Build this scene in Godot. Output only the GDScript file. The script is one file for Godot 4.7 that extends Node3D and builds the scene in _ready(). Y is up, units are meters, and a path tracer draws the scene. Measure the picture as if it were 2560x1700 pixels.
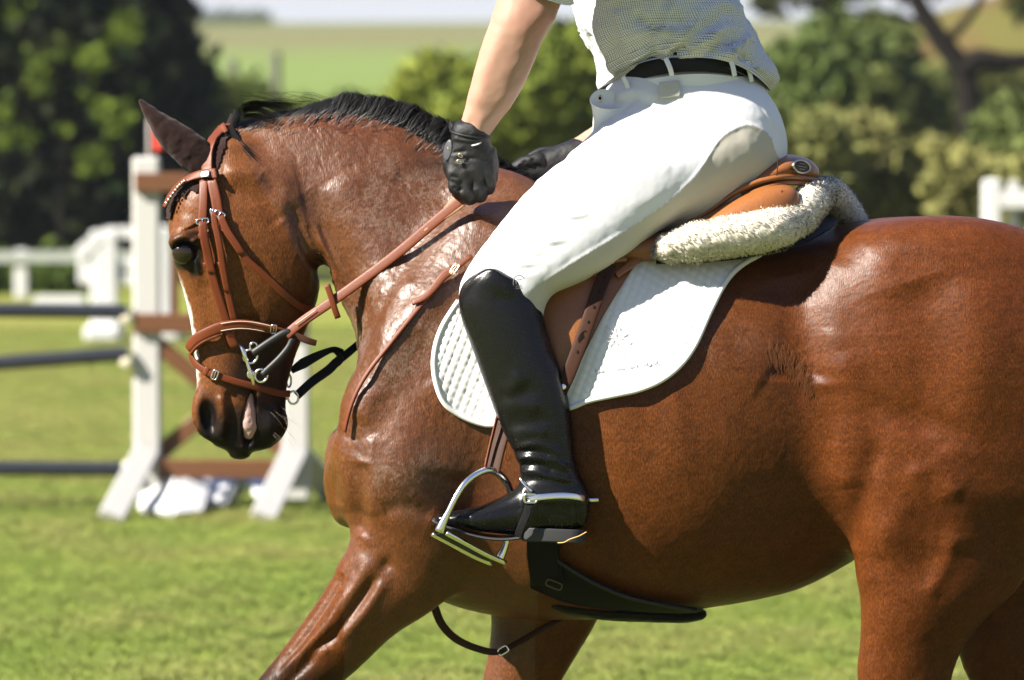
extends Node3D
# A bay horse under a rider in white breeches, seen from the side at a show ground.
# Points are traced in units of 1/1225 m on the plane through the middle of the horse (z = 0); P() gives the place in metres.

const PX := 1225.0
const FOCAL := 11025.0
const EYE := Vector3(0, 1.785, 9.0)
const PITCH := 0.04804

class K:
	static func P(x: float, y: float, z := 0.0) -> Vector3:
		var d := Vector3((x - 1280.0) / FOCAL, (850.0 - y) / FOCAL, -1.0).rotated(Vector3.RIGHT, -PITCH)
		return EYE + d * ((z / PX - EYE.z) / d.z)

	static func PD(x: float, y: float, dist: float) -> Vector3:   # at a distance in metres before the eye
		return P(x, y, (EYE.z - dist) * PX)

	static func smooth_list(pts: Array, sub: int) -> PackedVector3Array:
		var o := PackedVector3Array()
		var n := pts.size()
		for i in n - 1:
			var a: Vector3 = pts[maxi(i - 1, 0)]
			var b: Vector3 = pts[i]
			var c: Vector3 = pts[i + 1]
			var d: Vector3 = pts[mini(i + 2, n - 1)]
			for s in sub:
				o.append(b.cubic_interpolate(c, a, d, float(s) / sub))
		o.append(pts[n - 1])
		return o

static func P(x: float, y: float, z := 0.0) -> Vector3:
	return K.P(x, y, z)

static func PD(x: float, y: float, dist: float) -> Vector3:
	return K.PD(x, y, dist)

static func smooth_list(pts: Array, sub: int) -> PackedVector3Array:
	return K.smooth_list(pts, sub)

static func even_list(pts: Array, n: int, sub := 8) -> PackedVector3Array:   # n points evenly along the smooth curve
	var c := smooth_list(pts, sub)
	var l := PackedFloat32Array([0.0])
	for i in range(1, c.size()):
		l.append(l[i - 1] + c[i].distance_to(c[i - 1]))
	var o := PackedVector3Array()
	var j := 0
	for i in n:
		var w := l[-1] * i / (n - 1.0)
		while j < c.size() - 2 and l[j + 1] < w:
			j += 1
		o.append(c[j].lerp(c[j + 1], clampf((w - l[j]) / maxf(l[j + 1] - l[j], 1e-9), 0, 1)))
	return o

# A station of a body: front/upper edge a, back/lower edge b, half width across, z of the middle, z that edge a lies nearer
static func S(ax: float, ay: float, bx: float, by: float, hw: float, zc := 0.0, zd := 0.0) -> Array:
	return [P(ax, ay, zc + zd), P(bx, by, zc - zd), hw / PX]

class Field:
	var xs: PackedFloat32Array
	var ys: PackedFloat32Array
	var zs: PackedFloat32Array
	var g: PackedFloat32Array
	var chains: Array = []
	var slabs: Array = []
	var cellmax := 0.0
	const SLABS := 16
	const FAR := 9.0

	func axis(stops: Array) -> PackedFloat32Array:      # [from, cell, to, cell, to ...]
		var o := PackedFloat32Array([stops[0]])
		var i := 1
		while i < stops.size():
			var n := maxi(1, roundi((stops[i + 1] - o[-1]) / stops[i]))
			var a := o[-1]
			for s in n:
				o.append(a + (stops[i + 1] - a) * (s + 1.0) / n)
			cellmax = maxf(cellmax, stops[i])
			i += 2
		return o

	func _init(sx: Array, sy: Array, sz: Array):
		xs = axis(sx)
		ys = axis(sy)
		zs = axis(sz)

	# st: stations; k: blend radius; sq: squareness of the section 0..1; egg: section wider (+) or narrower (-) towards edge a; carve: cut away
	func loft(st: Array, k: float, sq := 0.0, egg := 0.0, cap := 1.0, carve := false, sub := 4):
		var aa: Array = []
		var bb: Array = []
		var hh: Array = []
		for s in st:
			aa.append(s[0])
			bb.append(s[1])
			hh.append(Vector3(s[2], s[3] if s.size() > 3 else egg, 0))
		var A := K.smooth_list(aa, sub)
		var B := K.smooth_list(bb, sub)
		var H := K.smooth_list(hh, sub)
		var n := A.size()
		var segs: Array = []
		var st2: Array = []
		for i in n:
			var c := (A[i] + B[i]) / 2
			var c0 := (A[maxi(i - 1, 0)] + B[maxi(i - 1, 0)]) / 2
			var c1 := (A[mini(i + 1, n - 1)] + B[mini(i + 1, n - 1)]) / 2
			var u := (A[i] - B[i])
			var ra := u.length() / 2
			u = u.normalized()
			var v := (c1 - c0).cross(u).normalized()
			st2.append([c, u, v, u.cross(v), ra, H[i].x, H[i].y])
		for i in n - 1:
			segs.append(PackedFloat32Array())
			var f: PackedFloat32Array = segs[-1]
			for s in [st2[i], st2[i + 1]]:
				f.append_array([s[0].x, s[0].y, s[0].z, s[1].x, s[1].y, s[1].z, s[2].x, s[2].y, s[2].z, s[3].x, s[3].y, s[3].z, s[4], s[5], s[6]])
			segs[-1] = f
		chains.append({"segs": segs, "k": k, "sq": sq, "cap": cap, "carve": carve})

	func ball(c: Vector3, r: Vector3, k: float, carve := false, tilt := 0.0):   # an ellipsoid, turned about z by tilt
		var u := Vector3(cos(tilt), sin(tilt), 0)
		var w := Vector3(-sin(tilt), cos(tilt), 0)
		var e := 0.02
		var s: Array = []
		for t in [-0.96, -0.7, 0.0, 0.7, 0.96]:
			var q := sqrt(1.0 - t * t)
			s.append([c + u * r.x * t + w * r.y * q, c + u * r.x * t - w * r.y * q, r.z * q])
		loft(s, k, 0.0, 0.0, 0.3, carve, 2)

	func lower(a: PackedFloat32Array, x: float) -> int:
		return a.bsearch(x)

	func slab(id: int):
		var nx := xs.size()
		var ny := ys.size()
		var nz := zs.size()
		var i0 := nx * id / SLABS
		var i1 := nx * (id + 1) / SLABS
		var G := PackedFloat32Array()
		G.resize((i1 - i0) * ny * nz)
		G.fill(FAR)
		var C := PackedFloat32Array()
		C.resize(G.size())
		for ch in chains:
			var k: float = ch.k
			var sq: float = ch.sq
			var cap: float = ch.cap
			var carve: bool = ch.carve
			C.fill(FAR)
			var margin := k + cellmax * 2.5
			var segs: Array = ch.segs
			var b0 := i1
			var b1 := i0
			var last := segs.size() - 1
			for si in segs.size():
				var f: PackedFloat32Array = segs[si]
				var R0 := maxf(f[12], f[13] * (1.0 + absf(f[14]))) + margin
				var R1 := maxf(f[27], f[28] * (1.0 + absf(f[29]))) + margin
				var xa := maxi(i0, lower(xs, minf(f[0] - R0, f[15] - R1)))
				var xb := mini(i1, lower(xs, maxf(f[0] + R0, f[15] + R1)))
				if xa >= xb:
					continue
				b0 = mini(b0, xa)
				b1 = maxi(b1, xb)
				var ya := lower(ys, minf(f[1] - R0, f[16] - R1))
				var yb := lower(ys, maxf(f[1] + R0, f[16] + R1))
				var za := lower(zs, minf(f[2] - R0, f[17] - R1))
				var zb := lower(zs, maxf(f[2] + R0, f[17] + R1))
				var c0x := f[0]
				var c0y := f[1]
				var c0z := f[2]
				var n0x := f[9]
				var n0y := f[10]
				var n0z := f[11]
				var c1x := f[15]
				var c1y := f[16]
				var c1z := f[17]
				var n1x := f[24]
				var n1y := f[25]
				var n1z := f[26]
				var first_seg := si == 0
				var last_seg := si == last
				var lim := 1.0 + margin * 1.3 / maxf(0.004, minf(minf(f[12], f[13]), minf(f[27], f[28])))
				for i in range(xa, xb):
					var x := xs[i]
					for j in range(ya, yb):
						var y := ys[j]
						var p0 := (x - c0x) * n0x + (y - c0y) * n0y - c0z * n0z
						var p1 := (x - c1x) * n1x + (y - c1y) * n1y - c1z * n1z
						var at := ((i - i0) * ny + j) * nz
						for m in range(za, zb):
							var z := zs[m]
							var d0 := p0 + z * n0z
							var d1 := p1 + z * n1z
							var w := 0.0
							var t := 0.0
							if d0 < 0.0:
								if not first_seg:
									continue
								w = -d0
							elif d1 > 0.0:
								if not last_seg:
									continue
								t = 1.0
								w = d1
							else:
								t = d0 / (d0 - d1 + 1e-9)
							var rx := x - c0x - (c1x - c0x) * t
							var ry := y - c0y - (c1y - c0y) * t
							var rz := z - c0z - (c1z - c0z) * t
							var ra := f[12] + (f[27] - f[12]) * t
							var rb := f[13] + (f[28] - f[13]) * t
							var a := (rx * (f[3] + (f[18] - f[3]) * t) + ry * (f[4] + (f[19] - f[4]) * t) + rz * (f[5] + (f[20] - f[5]) * t)) / ra
							var eg := f[14] + (f[29] - f[14]) * t
							var b := (rx * (f[6] + (f[21] - f[6]) * t) + ry * (f[7] + (f[22] - f[7]) * t) + rz * (f[8] + (f[23] - f[8]) * t)) / (rb * (1.0 + eg * clampf(a, -1.0, 1.0)))
							var mr := minf(ra, rb)
							w /= mr * cap
							a *= a
							b *= b
							var kk := sqrt(a + b + w * w)
							if sq > 0.0:
								kk += (sqrt(sqrt(a * a + b * b + w * w * w * w)) - kk) * sq
							if kk > lim:
								continue
							var v := (kk - 1.0) * mr
							if v < C[at + m]:
								C[at + m] = v
			if b0 >= b1:
				continue
			for at in range((b0 - i0) * ny * nz, (b1 - i0) * ny * nz):
				var c := C[at]
				if c >= FAR:
					continue
				var o := G[at]
				if carve:
					c = -c
					var h := maxf(k - absf(o - c), 0.0) / k
					G[at] = maxf(o, c) + h * h * k * 0.25
				else:
					var h := maxf(k - absf(o - c), 0.0) / k
					G[at] = minf(o, c) - h * h * k * 0.25
		slabs[id] = G

	func evaluate():
		slabs.resize(SLABS)
		var task := WorkerThreadPool.add_group_task(slab, SLABS, 4, true)
		WorkerThreadPool.wait_for_group_task_completion(task)
		for s in SLABS:
			g.append_array(slabs[s])
		slabs.clear()

	func value(p: Vector3) -> float:
		var nx := xs.size()
		var ny := ys.size()
		var nz := zs.size()
		var i := clampi(lower(xs, p.x) - 1, 0, nx - 2)
		var j := clampi(lower(ys, p.y) - 1, 0, ny - 2)
		var m := clampi(lower(zs, p.z) - 1, 0, nz - 2)
		var a := clampf((p.x - xs[i]) / (xs[i + 1] - xs[i]), 0, 1)
		var b := clampf((p.y - ys[j]) / (ys[j + 1] - ys[j]), 0, 1)
		var c := clampf((p.z - zs[m]) / (zs[m + 1] - zs[m]), 0, 1)
		var q := (i * ny + j) * nz + m
		var r := q + ny * nz
		var v00 := lerpf(lerpf(g[q], g[q + 1], c), lerpf(g[q + nz], g[q + nz + 1], c), b)
		var v01 := lerpf(lerpf(g[r], g[r + 1], c), lerpf(g[r + nz], g[r + nz + 1], c), b)
		return lerpf(v00, v01, a)

	func gradient(p: Vector3, e := 0.008) -> Vector3:
		return Vector3(value(p + Vector3(e, 0, 0)) - value(p - Vector3(e, 0, 0)), value(p + Vector3(0, e, 0)) - value(p - Vector3(0, e, 0)), value(p + Vector3(0, 0, e)) - value(p - Vector3(0, 0, e))).normalized()

	# the surface nearest to the eye behind trace point x, y; from_z in metres
	func front(x: float, y: float, from_z := 0.42, lift := 0.0) -> Vector3:
		var z := from_z
		var prev := z
		while z > -0.3:
			var p := K.P(x, y, z * PX)
			if value(p) < lift:
				var hi := prev
				for it in 8:
					var mid := (z + hi) / 2
					if value(K.P(x, y, mid * PX)) < lift:
						z = mid
					else:
						hi = mid
				return K.P(x, y, hi * PX)
			prev = z
			z -= 0.008
		return K.P(x, y, 0.0)

	# Surface nets. Returns [vertices, indices]
	func net() -> Array:
		var nx := xs.size()
		var ny := ys.size()
		var nz := zs.size()
		var V := PackedVector3Array()
		var id := PackedInt32Array()
		id.resize(g.size())
		id.fill(-1)
		var reach := cellmax * 3.0
		var sx := ny * nz
		var near_cells := PackedInt32Array()
		for i in nx - 1:
			for j in ny - 1:
				var at := (i * ny + j) * nz
				for m in nz - 1:
					var q := at + m
					var g0 := g[q]
					if g0 > reach or g0 < -reach:
						continue
					var g1 := g[q + 1]
					var g2 := g[q + nz]
					var g3 := g[q + nz + 1]
					var g4 := g[q + sx]
					var g5 := g[q + sx + 1]
					var g6 := g[q + sx + nz]
					var g7 := g[q + sx + nz + 1]
					var s := int(g0 < 0) + int(g1 < 0) + int(g2 < 0) + int(g3 < 0) + int(g4 < 0) + int(g5 < 0) + int(g6 < 0) + int(g7 < 0)
					if s == 0 or s == 8:
						continue
					var sum := Vector3.ZERO
					var n := 0
					if (g0 < 0) != (g1 < 0):
						sum += Vector3(0, 0, g0 / (g0 - g1)); n += 1
					if (g2 < 0) != (g3 < 0):
						sum += Vector3(0, 1, g2 / (g2 - g3)); n += 1
					if (g4 < 0) != (g5 < 0):
						sum += Vector3(1, 0, g4 / (g4 - g5)); n += 1
					if (g6 < 0) != (g7 < 0):
						sum += Vector3(1, 1, g6 / (g6 - g7)); n += 1
					if (g0 < 0) != (g2 < 0):
						sum += Vector3(0, g0 / (g0 - g2), 0); n += 1
					if (g1 < 0) != (g3 < 0):
						sum += Vector3(0, g1 / (g1 - g3), 1); n += 1
					if (g4 < 0) != (g6 < 0):
						sum += Vector3(1, g4 / (g4 - g6), 0); n += 1
					if (g5 < 0) != (g7 < 0):
						sum += Vector3(1, g5 / (g5 - g7), 1); n += 1
					if (g0 < 0) != (g4 < 0):
						sum += Vector3(g0 / (g0 - g4), 0, 0); n += 1
					if (g1 < 0) != (g5 < 0):
						sum += Vector3(g1 / (g1 - g5), 0, 1); n += 1
					if (g2 < 0) != (g6 < 0):
						sum += Vector3(g2 / (g2 - g6), 1, 0); n += 1
					if (g3 < 0) != (g7 < 0):
						sum += Vector3(g3 / (g3 - g7), 1, 1); n += 1
					sum /= n
					id[q] = V.size()
					near_cells.append(q)
					V.append(Vector3(xs[i] + (xs[i + 1] - xs[i]) * sum.x, ys[j] + (ys[j + 1] - ys[j]) * sum.y, zs[m] + (zs[m + 1] - zs[m]) * sum.z))
		var I := PackedInt32Array()
		for q in near_cells:
			var a := id[q]
			var inside := g[q] < 0
			for ax in 3:
				var step := 1 if ax == 0 else nz if ax == 1 else sx
				if (g[q + step] < 0) == inside:
					continue
				var d1 := nz if ax == 0 else sx if ax == 1 else 1
				var d2 := sx if ax == 0 else 1 if ax == 1 else nz
				if q - d1 - d2 < 0:
					continue
				var b := id[q - d1]
				var c := id[q - d1 - d2]
				var d := id[q - d2]
				if b < 0 or c < 0 or d < 0:
					continue
				if inside:
					I.append_array([a, b, c, a, c, d])
				else:
					I.append_array([a, c, b, a, d, c])
		return [V, I]

static func relax(V: PackedVector3Array, I: PackedInt32Array, times: int, rate := 0.5) -> PackedVector3Array:
	for t in times:
		var sum := PackedVector3Array()
		sum.resize(V.size())
		var n := PackedInt32Array()
		n.resize(V.size())
		for i in range(0, I.size(), 3):
			var a := I[i]
			var b := I[i + 1]
			var c := I[i + 2]
			sum[a] += V[b] + V[c]
			sum[b] += V[a] + V[c]
			sum[c] += V[a] + V[b]
			n[a] += 2
			n[b] += 2
			n[c] += 2
		var r := rate if t % 2 == 0 else -rate * 1.04
		for i in V.size():
			if n[i]:
				V[i] += (sum[i] / n[i] - V[i]) * r
	return V

static func normals_of(V: PackedVector3Array, I: PackedInt32Array) -> PackedVector3Array:   # front faces run clockwise
	var N := PackedVector3Array()
	N.resize(V.size())
	for i in range(0, I.size(), 3):
		var a := V[I[i]]
		var n := (V[I[i + 2]] - a).cross(V[I[i + 1]] - a)
		N[I[i]] += n
		N[I[i + 1]] += n
		N[I[i + 2]] += n
	for i in N.size():
		N[i] = N[i].normalized()
	return N

static func quarter(V: PackedVector3Array, I: PackedInt32Array) -> Array:   # each triangle into four
	var mid := {}
	var J := PackedInt32Array()
	var n := V.size()
	for i in range(0, I.size(), 3):
		var m := PackedInt32Array()
		for e in 3:
			var a := I[i + e]
			var b := I[i + (e + 1) % 3]
			var key := (mini(a, b) << 32) | maxi(a, b)
			var at: int = mid.get(key, -1)
			if at < 0:
				at = V.size()
				V.append((V[a] + V[b]) / 2)
				mid[key] = at
			m.append(at)
		J.append_array([I[i], m[0], m[2], m[0], I[i + 1], m[1], m[2], m[1], I[i + 2], m[0], m[1], m[2]])
	return [V, J]

static func mesh_of(V: PackedVector3Array, I: PackedInt32Array, N = null, C = null, UV = null) -> ArrayMesh:
	var a := []
	a.resize(Mesh.ARRAY_MAX)
	a[Mesh.ARRAY_VERTEX] = V
	a[Mesh.ARRAY_INDEX] = I
	a[Mesh.ARRAY_NORMAL] = N if N != null else normals_of(V, I)
	if C != null:
		a[Mesh.ARRAY_COLOR] = C
	if UV != null:
		a[Mesh.ARRAY_TEX_UV] = UV
	var m := ArrayMesh.new()
	m.add_surface_from_arrays(Mesh.PRIMITIVE_TRIANGLES, a)
	return m

# Strokes of relief: each [points, width, height] in trace units, z of the surface
class Relief:
	var segs: Array = []
	func stroke(pts: Array, width: float, high: float, z := 330.0, sharp := false):
		var l: Array = []
		for p in pts:
			l.append(K.P(p[0], p[1], z))
		var c := K.smooth_list(l, 4) if l.size() > 1 else PackedVector3Array([l[0], l[0] + Vector3(1e-4, 0, 0)])
		var lo := Vector2(1e9, 1e9)
		var hi := -lo
		var q := PackedVector2Array()
		for p in c:
			var v := Vector2(p.x, p.y)
			q.append(v)
			lo = lo.min(v)
			hi = hi.max(v)
		var w := width / PX
		segs.append({"q": q, "w": w, "h": high / PX, "lo": lo - Vector2(w, w) * 2.2, "hi": hi + Vector2(w, w) * 2.2, "sharp": sharp})
	func at(x: float, y: float) -> float:
		var sum := 0.0
		var v := Vector2(x, y)
		for s in segs:
			var lo: Vector2 = s.lo
			var hi: Vector2 = s.hi
			if x < lo.x or y < lo.y or x > hi.x or y > hi.y:
				continue
			var q: PackedVector2Array = s.q
			var best := 1e9
			var bi := 0.0
			for i in q.size() - 1:
				var a := q[i]
				var ab := q[i + 1] - a
				var t := clampf((v - a).dot(ab) / maxf(ab.length_squared(), 1e-12), 0, 1)
				var d := (v - a - ab * t).length_squared()
				if d < best:
					best = d
					bi = i + t
			var w: float = s.w
			var f := exp(-best / (w * w))
			if q.size() > 2:
				var e := minf(bi, q.size() - 1 - bi) / (q.size() - 1)
				f *= smoothstep(-0.08, 0.16, e)
			sum += f * s.h
		return sum

var used := {}
func named(n: String) -> String:
	used[n] = used.get(n, -1) + 1
	return n if used[n] == 0 else "%s_%03d" % [n, used[n]]

func thing(called: String, label: String, category: String, at := Vector3.ZERO, group := "") -> Node3D:
	var o := Node3D.new()
	o.name = named(called)
	o.position = at
	o.set_meta("label", label)
	o.set_meta("category", category)
	if group:
		o.set_meta("group", group)
	add_child(o, true)
	return o

# A part; its mesh is given in world places and set back by its parents' place
func part(called: String, mesh: Mesh, mat: Material, parent: Node3D, label := "") -> MeshInstance3D:
	var o := MeshInstance3D.new()
	o.name = called
	o.mesh = mesh
	if mat:
		o.material_override = mat
	var up: Node = parent
	while up is Node3D and up != self:
		o.position -= (up as Node3D).position
		up = up.get_parent()
	parent.add_child(o, true)
	if label:
		o.set_meta("label", label)
	return o

func structure(called: String, mesh: Mesh, mat: Material) -> MeshInstance3D:
	var o := part(called, mesh, mat, self)
	o.set_meta("kind", "structure")
	return o

static func mat(albedo: Color, rough := 0.7, spec := 0.5, metal := 0.0) -> StandardMaterial3D:   # albedo given as linear base colour
	var m := StandardMaterial3D.new()
	m.albedo_color = albedo.linear_to_srgb()
	m.roughness = rough
	m.metallic_specular = spec
	m.metallic = metal
	m.cull_mode = BaseMaterial3D.CULL_DISABLED
	return m

static func noise(seed_: int, freq: float, octaves := 4, type := FastNoiseLite.TYPE_SIMPLEX_SMOOTH) -> FastNoiseLite:
	var n := FastNoiseLite.new()
	n.seed = seed_
	n.noise_type = type
	n.frequency = freq
	n.fractal_octaves = octaves
	return n

static func noise_map(seed_: int, freq: float, lo := Color.BLACK, hi := Color.WHITE, size := 512, octaves := 4, a := 0.0, b := 1.0) -> NoiseTexture2D:
	var t := NoiseTexture2D.new()
	t.width = size
	t.height = size
	t.seamless = true
	t.noise = noise(seed_, freq, octaves)
	var r := Gradient.new()
	r.offsets = PackedFloat32Array([a, b])
	r.colors = PackedColorArray([lo, hi])
	t.color_ramp = r
	return t

static func grain(m: StandardMaterial3D, seed_: int, scale: Vector3, lo: float, deep: float, freq := 0.03, rough_lo := -1.0):   # own-axes grain: tone, relief and gloss
	m.albedo_texture = noise_map(seed_, freq, Color(lo, lo, lo), Color.WHITE)
	if deep > 0:
		m.heightmap_enabled = true
		m.heightmap_texture = noise_map(seed_ + 1, freq)
		m.heightmap_scale = deep
	if rough_lo >= 0:
		m.roughness_texture = noise_map(seed_ + 2, freq * 0.6, Color(rough_lo, rough_lo, rough_lo), Color.WHITE)
	m.uv1_triplanar = true
	m.uv1_scale = scale

# A strap along places C with normals N, w wide and t thick; edges rounded
static func strap_mesh(C: PackedVector3Array, N: PackedVector3Array, w, t: float) -> ArrayMesh:
	var V := PackedVector3Array()
	var I := PackedInt32Array()
	var UV := PackedVector2Array()
	var prof := [[-0.5, 0.0], [-0.5, 0.7], [-0.42, 1.0], [-0.2, 1.12], [0.2, 1.12], [0.42, 1.0], [0.5, 0.7], [0.5, 0.0]]
	var k := prof.size()
	var along := 0.0
	for i in C.size():
		var tan := (C[mini(i + 1, C.size() - 1)] - C[maxi(i - 1, 0)]).normalized()
		var n := (N[i] - tan * N[i].dot(tan)).normalized()
		var s := tan.cross(n).normalized()
		var ww: float = w if w is float or w is int else w[i]
		if i:
			along += C[i].distance_to(C[i - 1])
		for p in prof:
			V.append(C[i] + s * p[0] * ww + n * p[1] * t)
			UV.append(Vector2(p[0] * ww, along))
	for i in C.size() - 1:
		for j in k:
			var a := i * k + j
			var b := i * k + (j + 1) % k
			I.append_array([a, b, a + k, b, b + k, a + k])
	for e in [0, C.size() - 1]:
		for j in range(1, k - 1):
			var a: int = e * k
			if e == 0:
				I.append_array([a, a + j + 1, a + j])
			else:
				I.append_array([a, a + j, a + j + 1])
	return mesh_of(V, I, null, null, UV)

# A round bar along places, radius r (a number or a list)
static func tube_mesh(C: PackedVector3Array, r, sides := 10, closed := false, flat := 1.0) -> ArrayMesh:
	var V := PackedVector3Array()
	var I := PackedInt32Array()
	var n := C.size()
	var up := Vector3(0.13, 0.05, 1).normalized()
	for i in n:
		var a := C[(i - 1 + n) % n if closed else maxi(i - 1, 0)]
		var b := C[(i + 1) % n if closed else mini(i + 1, n - 1)]
		var tan := (b - a).normalized()
		var s := tan.cross(up)
		if s.length() < 0.05:
			s = tan.cross(Vector3.UP)
		s = s.normalized()
		var u := s.cross(tan)
		var rr: float = r if r is float or r is int else r[i]
		for j in sides:
			var t := TAU * j / sides
			V.append(C[i] + (s * cos(t) + u * sin(t) * flat) * rr)
	for i in (n if closed else n - 1):
		for j in sides:
			var a := i * sides + j
			var b := i * sides + (j + 1) % sides
			var c := ((i + 1) % n) * sides + j
			var d := ((i + 1) % n) * sides + (j + 1) % sides
			I.append_array([a, b, c, b, d, c])
	if not closed:
		for e in [0, n - 1]:
			var m := V.size()
			V.append(C[e])
			for j in sides:
				var a: int = e * sides + j
				var b: int = e * sides + (j + 1) % sides
				if e == 0:
					I.append_array([m, b, a])
				else:
					I.append_array([m, a, b])
	return mesh_of(V, I)

static func ring_mesh(c: Vector3, n: Vector3, u: Vector3, ra: float, rb: float, r: float, sq := 0.0) -> ArrayMesh:   # a ring round c across n
	var v := n.cross(u).normalized()
	var C := PackedVector3Array()
	for i in 28:
		var t := TAU * i / 28
		var x := cos(t)
		var y := sin(t)
		if sq > 0:
			var m := pow(pow(absf(x), 6) + pow(absf(y), 6), 1.0 / 6)
			x = lerpf(x, x / m, sq)
			y = lerpf(y, y / m, sq)
		C.append(c + u * x * ra + v * y * rb)
	return tube_mesh(C, r, 8, true)

static func join(list: Array) -> ArrayMesh:
	var st := SurfaceTool.new()
	st.begin(Mesh.PRIMITIVE_TRIANGLES)
	for m in list:
		st.append_from(m, 0, Transform3D())
	return st.commit()

static func box_mesh(size: Vector3, at: Transform3D, bevel := 0.006) -> ArrayMesh:   # a bevelled box
	var V := PackedVector3Array()
	var I := PackedInt32Array()
	var h := size / 2
	var b := minf(bevel, minf(h.x, minf(h.y, h.z)) * 0.45)
	var st := SurfaceTool.new()
	st.begin(Mesh.PRIMITIVE_TRIANGLES)
	var pts: Array = []
	for s in 8:
		var sg := Vector3(1 if s & 1 else -1, 1 if s & 2 else -1, 1 if s & 4 else -1)
		pts.append([Vector3(sg.x * h.x, sg.y * (h.y - b), sg.z * (h.z - b)), Vector3(sg.x * (h.x - b), sg.y * h.y, sg.z * (h.z - b)), Vector3(sg.x * (h.x - b), sg.y * (h.y - b), sg.z * h.z)])
	var faces: Array = []
	for ax in 3:
		var p := 1 << ((ax + 1) % 3)
		var q := 1 << ((ax + 2) % 3)
		for side in 2:
			var s0 := (1 << ax) * side
			faces.append([pts[s0][ax], pts[s0 | p][ax], pts[s0 | p | q][ax], pts[s0 | q][ax]])
		for c in 4:   # bevels along this axis
			var s0 := (p if c & 1 else 0) | (q if c & 2 else 0)
			var s1 := s0 | (1 << ax)
			faces.append([pts[s0][(ax + 1) % 3], pts[s1][(ax + 1) % 3], pts[s1][(ax + 2) % 3], pts[s0][(ax + 2) % 3]])
	for s in 8:
		faces.append([pts[s][0], pts[s][1], pts[s][2]])
	for f in faces:
		var mid := Vector3.ZERO
		for p in f:
			mid += p / f.size()
		var n: Vector3 = (f[1] - f[0]).cross(f[2] - f[0])
		if n.dot(mid) > 0:
			f.reverse()
		n = (f[2] - f[0]).cross(f[1] - f[0]).normalized()
		for t in range(1, f.size() - 1):
			for p in [f[0], f[t], f[t + 1]]:
				st.set_normal(at.basis * n)
				st.add_vertex(at * p)
	return st.commit()

static func beam(a: Vector3, b: Vector3, w: float, d: float, bevel := 0.006) -> ArrayMesh:   # a board from a to b, w wide in the picture's plane, d deep
	var y := (b - a).normalized()
	var z := Vector3(0, 0, 1)
	var x := y.cross(z).normalized()
	z = x.cross(y)
	return box_mesh(Vector3(w, a.distance_to(b), d), Transform3D(Basis(x, y, z), (a + b) / 2), bevel)
func set_stage():
	var cam := Camera3D.new()
	cam.name = "camera"
	cam.position = EYE
	cam.rotation.x = -PITCH
	cam.fov = rad_to_deg(2.0 * atan(850.0 / FOCAL))
	cam.near = 0.1
	cam.far = 4000.0
	var lens := CameraAttributesPhysical.new()
	lens.frustum_focal_length = 155.0
	lens.exposure_aperture = 4.2
	lens.frustum_focus_distance = 8.74
	cam.attributes = lens
	cam.fov = rad_to_deg(2.0 * atan(850.0 / FOCAL))
	add_child(cam)
	cam.make_current()
	var w := WorldEnvironment.new()
	w.name = "environment"
	var e := Environment.new()
	e.background_mode = Environment.BG_SKY
	var sky := Sky.new()
	var sm := ProceduralSkyMaterial.new()
	sm.sky_top_color = Color(0.43, 0.57, 0.86)
	sm.sky_horizon_color = Color(0.97, 0.98, 1.0)
	sm.sky_curve = 0.2
	sm.ground_bottom_color = Color(0.25, 0.3, 0.16)
	sm.ground_horizon_color = Color(0.5, 0.55, 0.45)
	sm.sky_energy_multiplier = SKY
	sky.sky_material = sm
	e.sky = sky
	e.tonemap_mode = Environment.TONE_MAPPER_LINEAR
	e.tonemap_exposure = EXPOSE
	e.sdfgi_enabled = true
	e.ssao_enabled = true
	e.ssil_enabled = true
	e.fog_enabled = true
	e.fog_density = 0.0002
	e.fog_light_color = Color(0.86, 0.9, 0.95)
	w.environment = e
	add_child(w)
	var sun := DirectionalLight3D.new()
	sun.name = "sun"
	sun.light_energy = 1.6
	sun.light_color = Color(1.0, 0.972, 0.925)
	sun.light_angular_distance = 0.53
	sun.shadow_enabled = true
	var s := SUN_FROM.normalized()
	sun.look_at_from_position(Vector3.ZERO, -s, Vector3.UP)
	add_child(sun)

const SUN_FROM := Vector3(-0.70, 0.61, 0.345)
const SKY := 0.52
const EXPOSE := 3.8
var H: Field          # the horse's body
var horse: Node3D

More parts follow.
